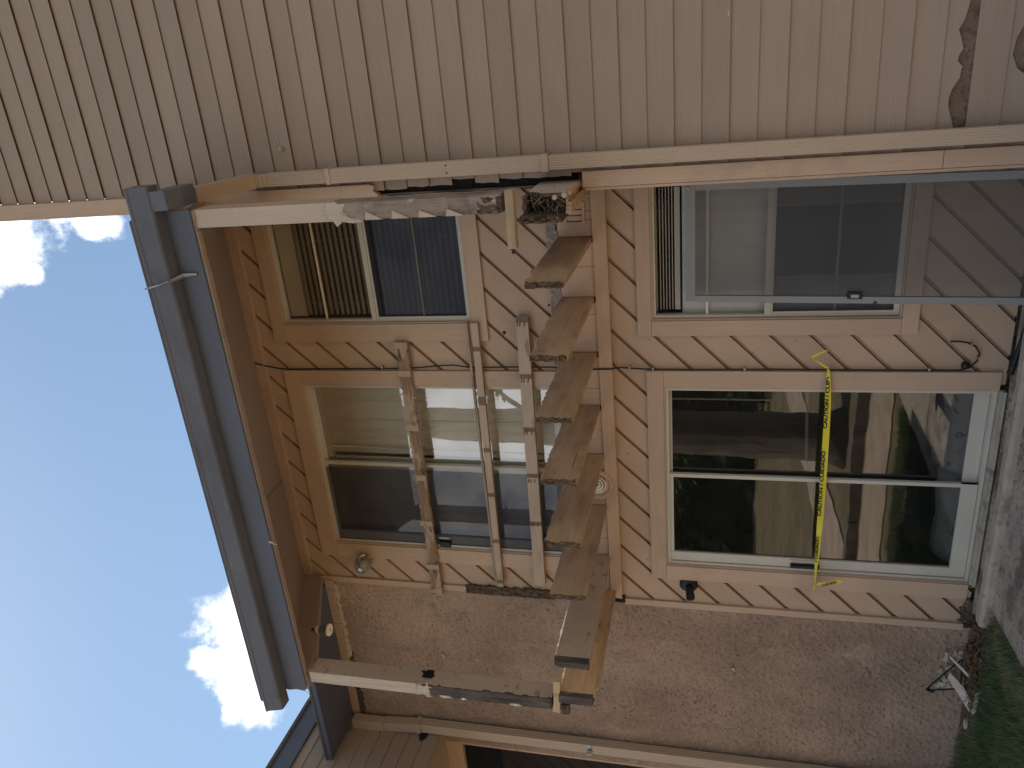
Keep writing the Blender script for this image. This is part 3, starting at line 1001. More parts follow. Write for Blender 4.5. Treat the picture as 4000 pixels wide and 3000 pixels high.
ud = thing('sliding_door', (-2.95, W, UD[2]), 'upper sliding glass door with cream vertical blinds behind three nailed boards', 'sliding door')
casing(ud, UD, (-3.822, -2.092, 1.02, 3.272), sill=False)
sliding_door(ud, UD, 1.03, -2.935, 'glass_sky', 'glass_sky', 2.085, .09)
# insect screen in front of the left half
MB().add([(-3.66, W + .004, 1.10), (-2.96, W + .004, 1.10), (-2.96, W + .004, 3.09), (-3.66, W + .004, 3.09)], [(0, 1, 2, 3)]).build('insect_screen', 'mesh_fine', ud, fix=False)
box('latch', (-3.67, -3.645, W - .012, W + .003, 2.085, 2.175), 'black', ud)
vb = box('vertical_blind', (-3.66, -2.235, W + .088, W + .13, 3.04, 3.10), 'cream', ud)
rnd = random.Random(8)
vm = MB()
vm.add([(-.046, -.006, 0), (0, .004, 0), (.046, -.004, 0), (.046, -.004, 1.95), (0, .004, 1.95), (-.046, -.006, 1.95)], [(0, 1, 4, 5), (1, 2, 3, 4)])
vme = vm.mesh('vane', ['cream'], fix=False)
x = -2.28
i = 0
while x > -3.62:
    o = link('vane', vme, vb)
    o.location = (x, W + .106 + .004 * (i % 2), 1.09)
    o.rotation_euler = (0, (.022 if i == 7 else 0), rnd.uniform(-.12, .05) - (.5 if i == 7 else 0))
    x -= .083
    i += 1

ld = thing('sliding_door.001', (-2.95, W, LD[2]), 'ground floor sliding glass door crossed by yellow caution tape', 'sliding door')
casing(ld, LD, (-3.828, -2.084, -1.765, .446), sill=False)
sliding_door(ld, LD, -1.765, -2.935, 'glass_dark', 'glass_dark', -.77, .19)
m = MB()
m.box(-3.70, -2.21, W - .03, W + .0, -1.80, -1.767)
m.box(-3.70, -2.21, W - .052, W - .03, -1.80, -1.781)
m.build('threshold', 'curb', ld)
MB().tube([(-2.346, W + .10, .30), (-2.348, W + .10, -.395)], .0065, 6).build('blind_wand', 'cream', ld)
MB().tube([(-2.22, W + .095, -.63), (-2.885, W + .095, -.655)], .012, 8).build('security_bar', 'white', ld)
# crumpled pale cloth along the foot of the glass
m = MB()
rnd = random.Random(4)
nxx, nzz = 70, 8
vs = []
for j in range(nzz + 1):
    for i in range(nxx + 1):
        x = -3.62 + 1.40 * i / nxx
        t = j / nzz
        top = -1.585 + .05 * mnoise.noise(Vector((x * 3.1, 1, 0))) + (.06 if x > -2.9 else 0) * (0.4 + .6 * abs(math.sin(x * 5)))
        zz = -1.765 + (top + 1.765) * math.sin(t * 1.7) / math.sin(1.7)
        yy = W + .09 + .25 * t * t + .02 * mnoise.noise(Vector((x * 9, t * 4, 5)))
        vs.append((x, yy, zz + .014 * mnoise.noise(Vector((x * 16, t * 6, 2)))))
fs = [(j * (nxx + 1) + i, j * (nxx + 1) + i + 1, (j + 1) * (nxx + 1) + i + 1, (j + 1) * (nxx + 1) + i) for j in range(nzz) for i in range(nxx)]
m.add(vs, fs)
m.build('crumpled_cloth', 'cloth', smooth=True, fix=False, label='crumpled pale cloth lying inside along the foot of the lower door', cat='cloth')

# ------------------------------------------------------------------ balcony joists


def frayed_end(m, xl, xr, zb, zt, y_tip, y_in, rnd, nx=2, nz=8, m_side=0, m_tip=1, depth=.07):
    for j in range(nz):
        for i in range(nx):
            a, b = xl + (xr - xl) * i / nx, xl + (xr - xl) * (i + 1) / nx
            p, q = zb + (zt - zb) * j / nz, zb + (zt - zb) * (j + 1) / nz
            t = y_tip + depth * (.5 + .9 * mnoise.noise(Vector((p * 34, a * 60, y_tip * 77)))) + rnd.uniform(0, .004)
            s = rnd.uniform(.0, .0012)
            v = [(a + s, t + rnd.uniform(-.003, .003), p + s), (b - s, t + rnd.uniform(-.003, .003), p + s), (b - s, t + rnd.uniform(-.003, .003), q - s), (a + s, t + rnd.uniform(-.003, .003), q - s),
                 (a, y_in, p), (b, y_in, p), (b, y_in, q), (a, y_in, q)]
            m.add(v, [(0, 1, 2, 3), (0, 4, 5, 1), (1, 5, 6, 2), (2, 6, 7, 3), (3, 7, 4, 0)], [m_tip, m_side, m_side, m_side, m_side])


def joist(i, xr, y_tip, zb, zt, label, seed, rag=.012, mats=('joist', 'rot'), depth=.022, nz=18, group='balcony joists left sticking out of the wall'):
    rnd = random.Random(seed)
    xl = xr - JT
    m = MB()
    y_in = y_tip + depth + .03
    n = 70
    st = []
    for k in range(n + 1):
        y = y_in + (W - .024 - y_in) * k / n
        fade = max(0.0, 1 - k / n * 1.15)
        nn = mnoise.noise(Vector((y * 9, seed * 3.1, 0))) + .6 * mnoise.noise(Vector((y * 31, seed * 3.1, 4))) + .3 * rnd.uniform(-1, 1)
        c = rag * fade * max(0.0, .35 + nn) * 1.5
        st.append([(xl, y, zb), (xr, y, zb), (xr, y, zt - c), (xl, y, zt - c * rnd.uniform(.4, 1.2))])
    for k in range(n):
        for e in range(4):
            m.add([st[k][e], st[k][(e + 1) % 4], st[k + 1][(e + 1) % 4], st[k + 1][e]], [(0, 1, 2, 3)])
    m.add(st[-1], [(0, 1, 2, 3)])
    m.add(st[0], [(0, 1, 2, 3)])
    frayed_end(m, xl, xr, zb, zt - rag * .4, y_tip, y_in, rnd, 4, nz, 0, 1, depth)
    o = m.build('balcony_joist', list(mats), label=label, cat='joist', group=group)
    return o


specs = [(-1.124, 4.03, .782, 1.012, 'broken joist nearest the hollow boxed beam, deep splits and a frayed end', .03),
         (-1.539, 4.00, .786, 1.012, 'second joist from the boxed beam, dark stained with a notched rotten upper edge', .028),
         (-1.942, 4.04, .784, 1.012, 'third joist from the boxed beam, just beside the cut black cable', .02),
         (-2.350, 4.03, .782, 1.008, 'fourth joist from the boxed beam with a long crack down its face', .014),
         (-2.750, 3.965, .772, 1.000, 'joist passing over the round wall vent, splintered end', .010),
         (-3.184, 4.02, .768, 1.004, 'joist with a squarely cut end in front of the upper door frame', .004),
         (-3.640, 3.94, .757, .985, 'painted joist with a dark band at its end in front of the stucco', .004),
         (-3.971, 3.97, .745, .985, 'outermost joist of bare yellow pine beside the stucco wall', .004)]
for i, (xr, yt, zb, zt, lb, rag) in enumerate(specs):
    sq = i >= 5
    jm = ('joist', 'rot')
    if i == 6:
        jm = ('rail_tan', 'rot')
    if i == 7:
        jm = ('joist_pine', 'rot')
    o = joist(i, xr, yt, zb, zt, lb, 40 + i, rag, jm, .008 if sq else .024, 12 if sq else 18)
    if i == 6:
        m = MB()
        m.box(xr - JT - .006, xr + .004, yt - .012, yt + .03, zb + .002, zt + .002)
        m.box(xr - JT - .004, xr + .003, yt - .026, yt - .012, zb - .003, zt - .02)
        m.build('end_strip', 'rot_dark', o)
    if i == 7:
        m = MB()
        m.box(xr - JT - .02, xr + .004, yt - .016, yt + .028, zb + .01, zt + .0)
        m.build('end_strip', 'rot_dark', o)
        box('stained_face', (xr, xr + .006, 4.50, W - .05, zb + .03, zt), 'joist', o)
        box('side_batten', (xr - .02, xr + .012, 4.06, W - .05, zb - .018, zb - .001), 'rail_tan', o)

def paint_sliver(xr, zt, y0, y1, seed):
    rnd = random.Random(seed)
    m = MB()
    y = y0
    a = rnd.uniform(.004, .010)
    while y < y1:
        b = rnd.uniform(.003, .011)
        d = rnd.uniform(.015, .04)
        m.add([(xr + .0015, y, zt - .004), (xr + .0015, y + d, zt - .004), (xr - .002, y + d, zt + b), (xr - .002, y, zt + a)], [(0, 1, 2, 3)])
        a = b
        y += d
    return m


for o in [q for q in COL.objects if q.name.startswith('balcony_joist')]:
    if 'painted joist' in o['label']:
        paint_sliver(-3.640, .985, 3.96, 4.62, 1).build('lifted_paint', 'flake_thin', o, fix=False)
    if 'yellow pine' in o['label']:
        paint_sliver(-3.971, .985, 4.02, 4.5, 2).build('lifted_paint', 'flake_thin', o, fix=False)

# boxed beam at the corner, hollow and open at its broken end
bb = thing('boxed_beam', (-.78, 4.75, .78), 'hollow boxed beam at the wall corner, its open end full of twigs', 'beam')
m = MB()
rnd = random.Random(77)
n = 12
for k in range(n):
    a, b = .79 + .235 * k / n, .79 + .235 * (k + 1) / n
    yt = 4.35 + .01 * rnd.random() + max(0, (a - .93)) * 1.0 * rnd.uniform(.7, 1.3)
    yt2 = 4.35 + .01 * rnd.random() + max(0, (b - .93)) * 1.0 * rnd.uniform(.7, 1.3)
    m.add([(-.722, yt, a), (-.702, yt, a), (-.702, yt2, b), (-.722, yt2, b), (-.722, W - .03, a), (-.702, W - .03, a), (-.702, W - .03, b), (-.722, W - .03, b)],
          [(0, 1, 2, 3), (1, 5, 6, 2), (2, 6, 7, 3), (3, 7, 4, 0), (0, 4, 5, 1)], [1, 0, 0, 0, 0])
m.build('side_board', ['trim_pale', 'rot'], bb)
m = MB()
for k in range(6):
    a, b = -.700 - .122 * k / 6, -.700 - .122 * (k + 1) / 6
    yt = 4.345 + rnd.uniform(0, .03)
    m.box(b, a, yt, W - .03, .770 + (.018 if k in (1, 2) else 0), .800)
m.build('bottom_board', 'joist', bb)
m = MB()
frayed_end(m, -.860, -.822, .820, 1.062, 4.29, 4.38, rnd, 2, 8, 0, 0, .03)
m.box(-.860, -.822, 4.38, W - .03, .820, 1.062)
m.build('side_board', 'rot', bb, label='rotten brown side board of the boxed beam')
box('inner_end', (-.82, -.724, 4.60, 4.62, .80, 1.03), 'void', bb)
m = MB()
for k in range(7):
    m.box(-.822 + .014 * k, -.808 + .014 * k, 4.36 + rnd.uniform(0, .05), W - .03, 1.035 + rnd.uniform(-.012, .0), 1.055)
m.build('top_board', 'rot', bb)
m = MB()
for (x, z, s) in ((-.728, .86, .02), (-.718, .805, .022)):
    m.lathe((x, 4.34, z), (0, 1, 0), [(0, s * .4), (.01, s * .8), (.04, s * .7), (.05, .002)], 7)
m.build('filler_lump', 'flake', bb)
m = MB()
for k in range(150):
    x, z, y = rnd.uniform(-.815, -.728), rnd.uniform(.81, 1.02), rnd.uniform(4.36, 4.58)
    d = Vector((rnd.uniform(-1, 1), rnd.uniform(-.7, .7), rnd.uniform(-1, 1))).normalized() * rnd.uniform(.015, .045)
    c = Vector((x, y, z))
    m.tube([c - d, c + d * .2 + Vector((0, .004, .004)), c + d], rnd.uniform(.0012, .003), 3)
m.build('twig_nest', 'straw', label='dark nest of twigs and straw stuffed in the hollow beam end', cat='nest', kind='thing')

# ------------------------------------------------------------------ posts and stubs


def post(name, x0, x1, y0, y1, zb, zs, zt, label, mats, seed):
    r = thing(name, ((x0 + x1) / 2, y0, zb), label, 'post', 'front posts of the balcony')
    up_, side, low = mats
    rnd = random.Random(seed)
    m = MB()
    m.box(x0 - .003, x1 + .003, y0 - .004, y1 + .003, zs, zt, [1, 1, 0, 1, 1, 1])
    m.build('painted_casing', [up_, side], r)
    m = MB()
    n = 34
    st = []
    for k in range(n + 1):
        z = zb + (zs - zb) * k / n
        j = lambda a: rnd.uniform(-a, a)
        st.append([(x0 + j(.005), y0 + j(.003), z), (x1 + j(.002), y0 + j(.003), z), (x1, y1, z), (x0 + j(.004), y1, z)])
    for k in range(n):
        for e in range(4):
            m.add([st[k][e], st[k][(e + 1) % 4], st[k + 1][(e + 1) % 4], st[k + 1][e]], [(0, 1, 2, 3)], 1 if (e == 1 and low == 'rot_dark') else 0)
    m.add(st[0], [(0, 1, 2, 3)])
    m.add(st[-1], [(0, 1, 2, 3)])
    m.build('bare_post', [low, side], r)
    return r


pr_ = post('balcony_post', -.736, -.638, 4.0, 4.14, 1.075, 2.04, 2.915, 'half painted post by the lap siding, grey and rotten below a ragged paint edge', ('trim_pale', 'trim_z', 'rot_z'), 6)
m = MB()
rnd = random.Random(15)
for k in range(14):            # ragged lower edge of the paint
    a = -.739 + .104 * k / 14
    m.box(a, a + .0076, 3.9945, 3.9985, 2.04 - rnd.uniform(.0, .06) - (.02 if k > 8 else 0), 2.042)
m.build('paint_edge', 'trim_pale', pr_)
for k in range(5):             # pale triangles where boards once covered the paint
    z = 1.30 + k * .165 - (.01 * k)
    m = MB()
    m.ext([(-.736, 3.984, z - .02), (-.736, 3.984, z + .080), (-.694 + rnd.uniform(-.006, .004), 3.984, z + .072)], (0, .012, 0))
    m.build('paint_patch', 'trim_pale', pr_)
m = MB()
m.ext([(-.752, 3.992, 1.92), (-.736, 3.992, 2.03), (-.715, 3.992, 1.97), (-.726, 3.992, 1.91), (-.744, 3.992, 1.86)], (0, .006, 0))
m.build('loose_splinter', 'flake', pr_)
m = crumbly(-.733, -.645, 1.08, 1.20, 3.992, .02, 17, .008, .012)
m.build('splintered_foot', 'rot', pr_)

pl_ = post('balcony_post.001', -4.132, -4.042, 4.0, 4.14, 1.045, 1.985, 2.875, 'peeling pale post before the stucco wall, its lower half black with rot', ('post_peel', 'rail_tan', 'rot_dark'), 9)
m = MB()
for k in range(6):
    m.box(-4.052 + rnd.uniform(-.004, .004), -4.034, 4.06 + .012 * k, 4.076 + .012 * k, 1.93 + rnd.uniform(-.02, .01), 2.01 + rnd.uniform(-.02, .02))
m.build('rot_pocket', 'void', pl_)
crumbly(-4.134, -4.044, 1.05, 1.985, 3.992, .015, 23, .006, .010).build('rotten_face', 'rot_dark', pl_)
crumbly(-.733, -.641, 1.10, 2.03, 3.993, .012, 29, .003, .004).build('weathered_face', 'rot_z', pr_)
for (z, l, s) in ((1.76, .13, .022), (1.66, .05, .012), (1.25, .12, .016)):
    m = MB()
    m.ext([(-4.134, 3.992, z), (-4.12 + s * .3, 3.985, z + l * .3), (-4.128 + s * .5, 3.990, z + l * .6), (-4.13, 3.994, z + l), (-4.143, 3.992, z + l * .5)], (0, .006, 0))
    m.build('loose_splinter', 'flake', pl_)


crumbly(-.7385, -.6365, 1.965, 2.075, 3.9895, .006, 41, .0015, .035, .007).build('paint_edge', 'trim_pale', pr_)
crumbly(-4.1345, -4.0400, 1.93, 2.03, 3.9875, .008, 43, .0015, .040, .007).build('paint_edge', 'post_peel', pl_)


def stub(x0, x1, y0, y1, z0, z1, label, seed, mat='pine_z', tilt=0.0):
    rnd = random.Random(seed)
    m = MB()
    n = 6
    st = []
    for k in range(n + 1):
        x = x0 + (x1 - x0) * k / n
        dz = tilt * k / n + rnd.uniform(-.002, .002)
        st.append([(x, y0, z0 + dz), (x, y1, z0 + dz), (x, y1, z1 + dz), (x, y0 + .004, z1 + dz)])
    for k in range(n):
        for e in range(4):
            m.add([st[k][e], st[k][(e + 1) % 4], st[k + 1][(e + 1) % 4], st[k + 1][e]], [(0, 1, 2, 3)])
    m.add(st[0], [(0, 1, 2, 3)])
    m.add(st[-1], [(0, 1, 2, 3)])
    return m.build('rail_stub', mat, label=label, cat='board', group='sawn off stubs of the balcony rail')


stub(-.925, -.618, 3.985, 4.045, 1.012, 1.058, 'short weathered rail stub nailed to the foot of the half painted post', 1, tilt=-.008)
stub(-4.142, -3.872, 3.975, 4.02, .990, 1.036, 'short bare rail stub at the foot of the blackened post', 2, 'joist_pine', tilt=-.018)
stub(-4.165, -4.085, 3.99, 4.05, .93, .985, 'little dark wood block hanging under the blackened post', 3, 'rot')

# ------------------------------------------------------------------ boards nailed across the upper door


def rail(x0, x1, zl, zr, h, y0, y1, label, mats, marks, seed, rag=0.0, lower=0.0):
    """a board running along x; marks: x ranges where a picket left bare wood"""
    rnd = random.Random(seed)
    m = MB()
    n = 150 if rag else 64
    st, mid = [], []
    for k in range(n + 1):
        x = x0 + (x1 - x0) * k / n
        zc = zl + (zr - zl) * k / n
        near = any(abs(x - mk) < .035 for mk in marks) if rag else True
        a = 0 if near else rag * rnd.choice((.5, .6, .9, 1.3))
        b = 0 if near else rag * rnd.choice((.1, .3, .4, .9))
        dy = 0 if near else rag * .7
        st.append([(x, y0 + dy, zc - h / 2 + b), (x, y1, zc - h / 2 + b), (x, y1, zc + h / 2 - a), (x, y0 + dy, zc + h / 2 - a)])
        mid.append(x)
    for k in range(n):
        xm = (mid[k] + mid[k + 1]) / 2
        mk = any(abs(xm - q) < .020 for q in marks) and not rag
        for e in range(4):
            m.add([st[k][e], st[k][(e + 1) % 4], st[k + 1][(e + 1) % 4], st[k + 1][e]], [(0, 1, 2, 3)], (1 if mk and e in (3,) else (2 if e == 0 else (3 if rag and any(abs(xm - q) < .02 for q in marks) else 0))))
    m.add(st[0], [(0, 1, 2, 3)])
    m.add(st[-1], [(0, 1, 2, 3)])
    return m.build('barricade_board', list(mats), label=label, cat='board', group='boards nailed across the upper door')


YB = W - .026
rail(-4.122, -1.848, 2.248, 2.238, .104, YB - .040, YB, 'topmost board across the upper door, paint peeled off and rotten', ('rail_peel', 'rail_mark', 'rail_grey', 'rail_tan'), (-1.87, -2.10, -2.55, -2.99, -3.42, -3.84, -4.09), 3, .015)
rb = rail(-3.995, -1.706, 1.678, 1.650, .052, YB - .036, YB, 'middle board across the upper door, a two layered strip', ('rail_tan', 'rail_mark', 'rail_grey'), (-1.91, -2.313, -2.72, -3.13, -3.54, -3.93), 4)
box('top_strip', (-3.99, -1.708, YB - .024, YB, 1.705, 1.722), 'rail_grey', rb)
rc = rail(-3.945, -1.667, 1.341, 1.296, .088, YB - .040, YB, 'lowest board across the upper door with brown picket marks', ('rail_tan', 'rail_mark', 'rail_grey'), (-1.685, -2.112, -2.535, -2.942, -3.343), 5)
m = MB()
for xk in (-1.70, -2.13, -2.55, -2.96, -3.355):
    for dz in (-.02, .012, .03):
        zc = 1.296 + (xk + 1.667) / (-2.278) * .045
        m.tube([(xk, YB - .041, zc + dz), (xk - .028, YB - .046, zc + dz + .006)], .0028, 4)
m.build('bent_nails', 'black', rc, kind='stuff')

# ------------------------------------------------------------------ porch roof, gutter
roof = thing('porch_roof', (-2.4, 4.5, 2.9), 'sloping balcony roof with dark flare-blued fascia and tan ceiling', 'roof')
m = MB()
rnd = random.Random(2)
pts = [(-4.205, 3.97, 2.93), (-4.15, 3.97, 2.912), (-.63, 3.97, 2.918), (-.63, 3.97, 3.20), (-4.205, 3.97, 3.20), (-4.20, 3.97, 3.12), (-4.212, 3.97, 3.06), (-4.198, 3.97, 3.0)]
m.ext(pts, (0, .014, 0))
m.build('fascia_board', 'dark_trim', roof)
m = MB()
n = 60
for k in range(n):
    a, b = -4.20 + 3.56 * k / n, -4.20 + 3.56 * (k + 1) / n
    dz = rnd.uniform(-.003, .002)
    m.box(a, b, 3.985, 4.022 + rnd.uniform(-.002, .002), 2.905 + dz, 3.10)
m.build('front_beam', 'ceil', roof)
sl = .451
yc = lambda y: 3.00 + sl * (y - 4.02)


def ceil_panel(x0, x1, x2, x3, dz):
    m = MB()
    pts = [(x0, 4.023, yc(4.023) + dz), (x1, 4.023, yc(4.023) + dz), (x2, W, yc(W) + dz), (x3, W, yc(W) + dz)]
    m.ext(pts, (0, 0, .02))
    return m.build('ceiling_panel', 'ceil', roof)


ceil_panel(-4.06, -2.68, -3.095, -4.06, 0)
ceil_panel(-2.679, -.655, -.655, -3.094, .007)
m = MB()
m.ext([(-4.14, 4.023, 2.845), (-4.14, W - .002, 3.345), (-4.14, W - .002, 3.62), (-4.14, 4.023, 3.12)], (.098, 0, 0))
m.build('rake_board', 'ceil', roof)
m = MB()
top = lambda y: 3.215 + sl * (y - 3.86)
m.ext([(-4.24, 3.86, top(3.86)), (-.66, 3.86, top(3.86)), (-.66, 8.5, top(8.5)), (-4.24, 8.5, top(8.5))], (0, 0, .03))
m.build('roof_deck', 'roofing', roof)

gut = thing('gutter', (-2.4, 3.9, 3.08), 'long dark eave gutter, blued by flare, along the balcony roof', 'gutter')
prof = [(3.968, 3.21), (3.968, 3.084), (3.884, 3.084), (3.872, 3.091), (3.845, 3.185), (3.836, 3.194), (3.836, 3.205)]
m = MB()
gx = [-4.315 + (4.315 - .478) * k / 48 for k in range(49)]
th = .003
for a, b in zip(gx[:-1], gx[1:]):
    for (y, z), (y2, z2) in zip(prof[:-1], prof[1:]):
        wv = lambda x, q: (x, q[0] + .004 * mnoise.noise(Vector((x * 2.3, q[1] * 9, 1))) * (q[0] < 3.96), q[1] + .006 * mnoise.noise(Vector((x * 1.1, 7, 1))) * (q[0] < 3.96))
        m.add([wv(a, (y, z)), wv(b, (y, z)), wv(b, (y2, z2)), wv(a, (y2, z2))], [(0, 1, 2, 3)])
        m.add([wv(a, (y + th, z + th)), wv(b, (y + th, z + th)), wv(b, (y2 + th, z2 + th)), wv(a, (y2 + th, z2 + th))], [(3, 2, 1, 0)])
m.build('trough', 'gutter', gut, fix=False)
for xx in (-.478, -4.312):
    m = MB()
    m.ext([(xx, y, z) for y, z in prof], (.004, 0, 0))
    m.build('end_cap', 'gutter', gut)
for xx in (-2.2, -3.3):
    box('hanger_strap', (xx, xx + .03, 3.834, 3.97, 3.203, 3.207), 'gutter', gut)
# outlet box and dark elbow
m = MB()
m.ext([(-.615, 3.885, 3.085), (-.615, 3.96, 3.085), (-.615, 4.16, 3.065), (-.615, 4.16, 2.985), (-.615, 4.02, 2.975), (-.615, 3.90, 3.0)], (.11, 0, 0))
m.build('outlet_elbow', 'gutter', gut)
# loose twist of metal caught on the gutter
m = MB()
m.tube([(-1.052, 3.832, 3.235), (-1.040, 3.832, 3.19), (-1.03, 3.838, 3.14), (-1.015, 3.86, 3.085)], .006, 5)
m.tube([(-1.02, 3.87, 3.085), (-1.008, 3.955, 3.05), (-1.002, 3.962, 2.96)], [.012, .016, .008], 5)
m.build('metal_scrap', 'steel', label='twisted strip of pale metal hanging across the eave gutter', cat='scrap')
MB().tube([(-2.90, 3.966, 2.862), (-2.893, 3.964, 2.885), (-2.882, 3.962, 2.90), (-2.876, 3.96, 2.917)], [.003, .004, .007, .008], 6).build('foam_wisp', 'flake', label='small pale wisp of filler hanging under the fascia', cat='scrap')

# ------------------------------------------------------------------ downspouts


def corrugated(m, x0, x1, y0, y1, z0, z1, ribs=6, amp=.0035):
    """rectangular pipe with ribbed faces, running along z"""
    pts = []
    n = ribs * 4
    for i in range(n + 1):
        t = i / n
        pts.append((x0 + (x1 - x0) * t, y0 + amp * (0.5 - .5 * math.cos(t * ribs * 6.283))))
    for i in range(1, 13):
        t = i / 12
        pts.append((x1 - amp * (0.5 - .5 * math.cos(t * 3 * 6.283)), y0 + (y1 - y0) * t))
    pts += [(x0, y1)]
    for i in range(1, 12):
        t = 1 - i / 12
        pts.append((x0 + amp * (0.5 - .5 * math.cos(t * 3 * 6.283)), y0 + (y1 - y0) * t))
    m.ext([(x, y, z0) for x, y in pts], (0, 0, z1 - z0))


ds = thing('downspout', (-.575, 4.69, GZ0), 'tan ribbed downspout running down the lap siding beside the corner board', 'downspout')
m = MB()
corrugated(m, -.622, -.532, 4.655, 4.722, .985, 2.375)
m.build('pipe', 'spout', ds)
m = MB()
corrugated(m, -.618, -.536, 4.659, 4.722, GZ0 - .02, .985)
m.build('pipe', 'spout', ds)
m = MB()
corrugated(m, -.618, -.536, 4.659, 4.722, 2.375, 2.80)
m.build('pipe', 'spout', ds)
box('collar', (-.627, -.527, 4.648, 4.724, .945, .985), 'spout', ds)
box('collar', (-.626, -.528, 4.649, 4.724, 2.35, 2.377), 'spout', ds)
m = MB()
for i in range(6):                      # crimped neck of the elbow
    zz = 2.80 + i * .013
    s = .004 if i % 2 else 0
    m.box(-.618 + s, -.536 - s, 4.655 + s - i * .004, 4.722 - i * .004, zz, zz + .0128)
m.build('crimped_neck', 'spout', ds)
m = MB()
m.ext([(-.62, 4.165, 3.052), (-.62, 4.66, 2.945), (-.62, 4.715, 2.89), (-.62, 4.715, 2.875), (-.62, 4.63, 2.865), (-.62, 4.165, 2.978)], (.088, 0, 0))
m.build('elbow', 'spout', ds)
for xx in (-.555, -.6):
    MB().lathe((xx, 4.6515, 1.575), (0, 1, 0), [(0, .004), (.004, .005)], 8).build('rivet', 'black', ds)

d2 = thing('downspout.001', (-5.62, 5.05, GZ0), 'tan downspout in the corner between the stucco wall and the side wing', 'downspout')
m = MB()
corrugated(m, -5.685, -5.585, 5.04, 5.12, GZ0 - .02, 2.62, 4)
m.build('pipe', 'spout', d2)
m = MB()
m.ext([(-5.715, 5.03, 2.97), (-5.615, 5.03, 2.97), (-5.585, 5.03, 2.62), (-5.685, 5.03, 2.62)], (0, .085, 0))
m.build('pipe', 'spout', d2)
m = MB()
m.ext([(-5.72, 5.02, 3.285), (-5.61, 5.02, 3.275), (-5.612, 5.02, 2.965), (-5.718, 5.02, 2.965)], (0, .085, 0))
m.build('elbow', 'spout', d2)
box('collar', (-5.695, -5.575, 5.028, 5.125, 2.60, 2.635), 'spout', d2)
box('outlet', (-5.71, -5.62, 4.98, 5.08, 3.28, 3.36), 'gutter', d2)
m = MB()
m.lathe((-5.655, 5.033, 1.015), (0, -1, 0), [(0, .022), (.010, .024), (.018, .012), (.03, .010)], 8)
m.box(-5.70, -5.58, 5.036, 5.045, 1.0, 1.04)
m.build('strap', 'steel', d2)

# ------------------------------------------------------------------ main roof eave over the stucco wall
mr_ = thing('main_roof', (-5.0, 4.9, 3.35), 'dark eave of the main roof over the stucco wall', 'roof')
box('soffit_panel', (-6.4, -4.142, 4.655, W + .14, 3.313, 3.325), 'soffit', mr_)
box('fascia_board', (-6.4, -4.245, 4.632, 4.653, 3.305, 3.352), 'soffit', mr_)
m = MB()
m.ext([(-6.4, 4.625, 3.354), (-4.245, 4.625, 3.354), (-4.245, 8.5, 3.354 + sl * 3.87), (-6.4, 8.5, 3.354 + sl * 3.87)], (0, 0, .02))
m.build('roof_deck', 'roofing', mr_)
MB().tube([(-4.49, 4.15, 3.04), (-4.60, 4.25, 3.11), (-4.70, 4.4, 3.21), (-4.82, 4.55, 3.36)], .004, 5).build('loose_wire', 'black', label='thin wire hanging in the gap between the two roofs', cat='wire')

# ------------------------------------------------------------------ side wing on the far left
wing = thing('side_wing', (-5.9, 3.5, GZ0), 'side wing with lap siding over a dark screened porch at the far end', 'building')
XW = -5.72
for k in range(9):
    z0 = 2.425 + .1425 * k
    z1 = z0 + .145
    m = MB()
    m.ext([(XW + .012, 5.16, z0), (XW, 5.16, z0), (XW, 5.16, z1), (XW + .0015, 5.16, z1)], (0, -1.6, 0))
    m.build('siding_plank', 'lap', wing)
box('wall_core', (XW - .15, XW - .004, 3.57, 5.2, 2.42, 3.80), 'lap', wing)
m = MB()
m.ext([(XW + .014, 5.08, 2.60), (XW + .014, 5.03, 2.62), (XW + .014, 4.96, 2.585), (XW + .014, 5.0, 2.54), (XW + .014, 5.08, 2.53)], (-.004, 0, 0))
m.build('rot_patch', 'void', wing)
box('fascia_board', (XW - .02, XW + .035, 3.5, 5.35, 3.66, 3.83), 'dark_trim', wing)
m = MB()
m.ext([(XW + .06, 3.5, 3.832), (XW + .06, 5.35, 3.832), (XW - 3, 5.35, 5.0), (XW - 3, 3.5, 5.0)], (0, 0, .03))
m.build('roof_deck', 'roofing', wing)
box('header_board', (-9, -5.80, 5.19, 5.25, 2.275, 2.60), 'trim_x', wing)
box('corner_post', (-5.945, -5.80, 5.195, 5.25, GZ0, 2.274), 'trim_z', wing)
box('porch_ceiling', (-9, XW - .16, 3.57, 5.188, 2.43, 2.45), 'ceil', wing)
MB().add([(-9, 5.235, GZ0), (-5.95, 5.235, GZ0), (-5.95, 5.235, 2.27), (-9, 5.235, 2.27)], [(0, 1, 2, 3)]).build('porch_screen', 'mesh_porch', wing, fix=False)
diag_boards([(-9, -5.85, GZ0, 2.4)], .1, .2544, wing, 'diag', 6.6)
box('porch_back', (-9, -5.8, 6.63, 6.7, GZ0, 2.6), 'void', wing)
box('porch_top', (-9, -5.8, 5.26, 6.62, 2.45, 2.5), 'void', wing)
box('porch_side', (-5.84, -5.82, 5.26, 6.6, GZ0, 2.45), 'diag', wing)
box('porch_end', (-9.05, -9, 5.2, 6.65, GZ0, 2.6), 'diag', wing)

# ------------------------------------------------------------------ screen door leaning by the lower window
sd = thing('screen_door', (-1.18, 4.93, GZ0), 'grey framed screen door leaning against the ground floor window', 'screen door')
TY, BY, TZ = 5.085, 4.90, .175


def lean(z):
    return BY + (TY - BY) * (z - GZ0) / (TZ - GZ0)


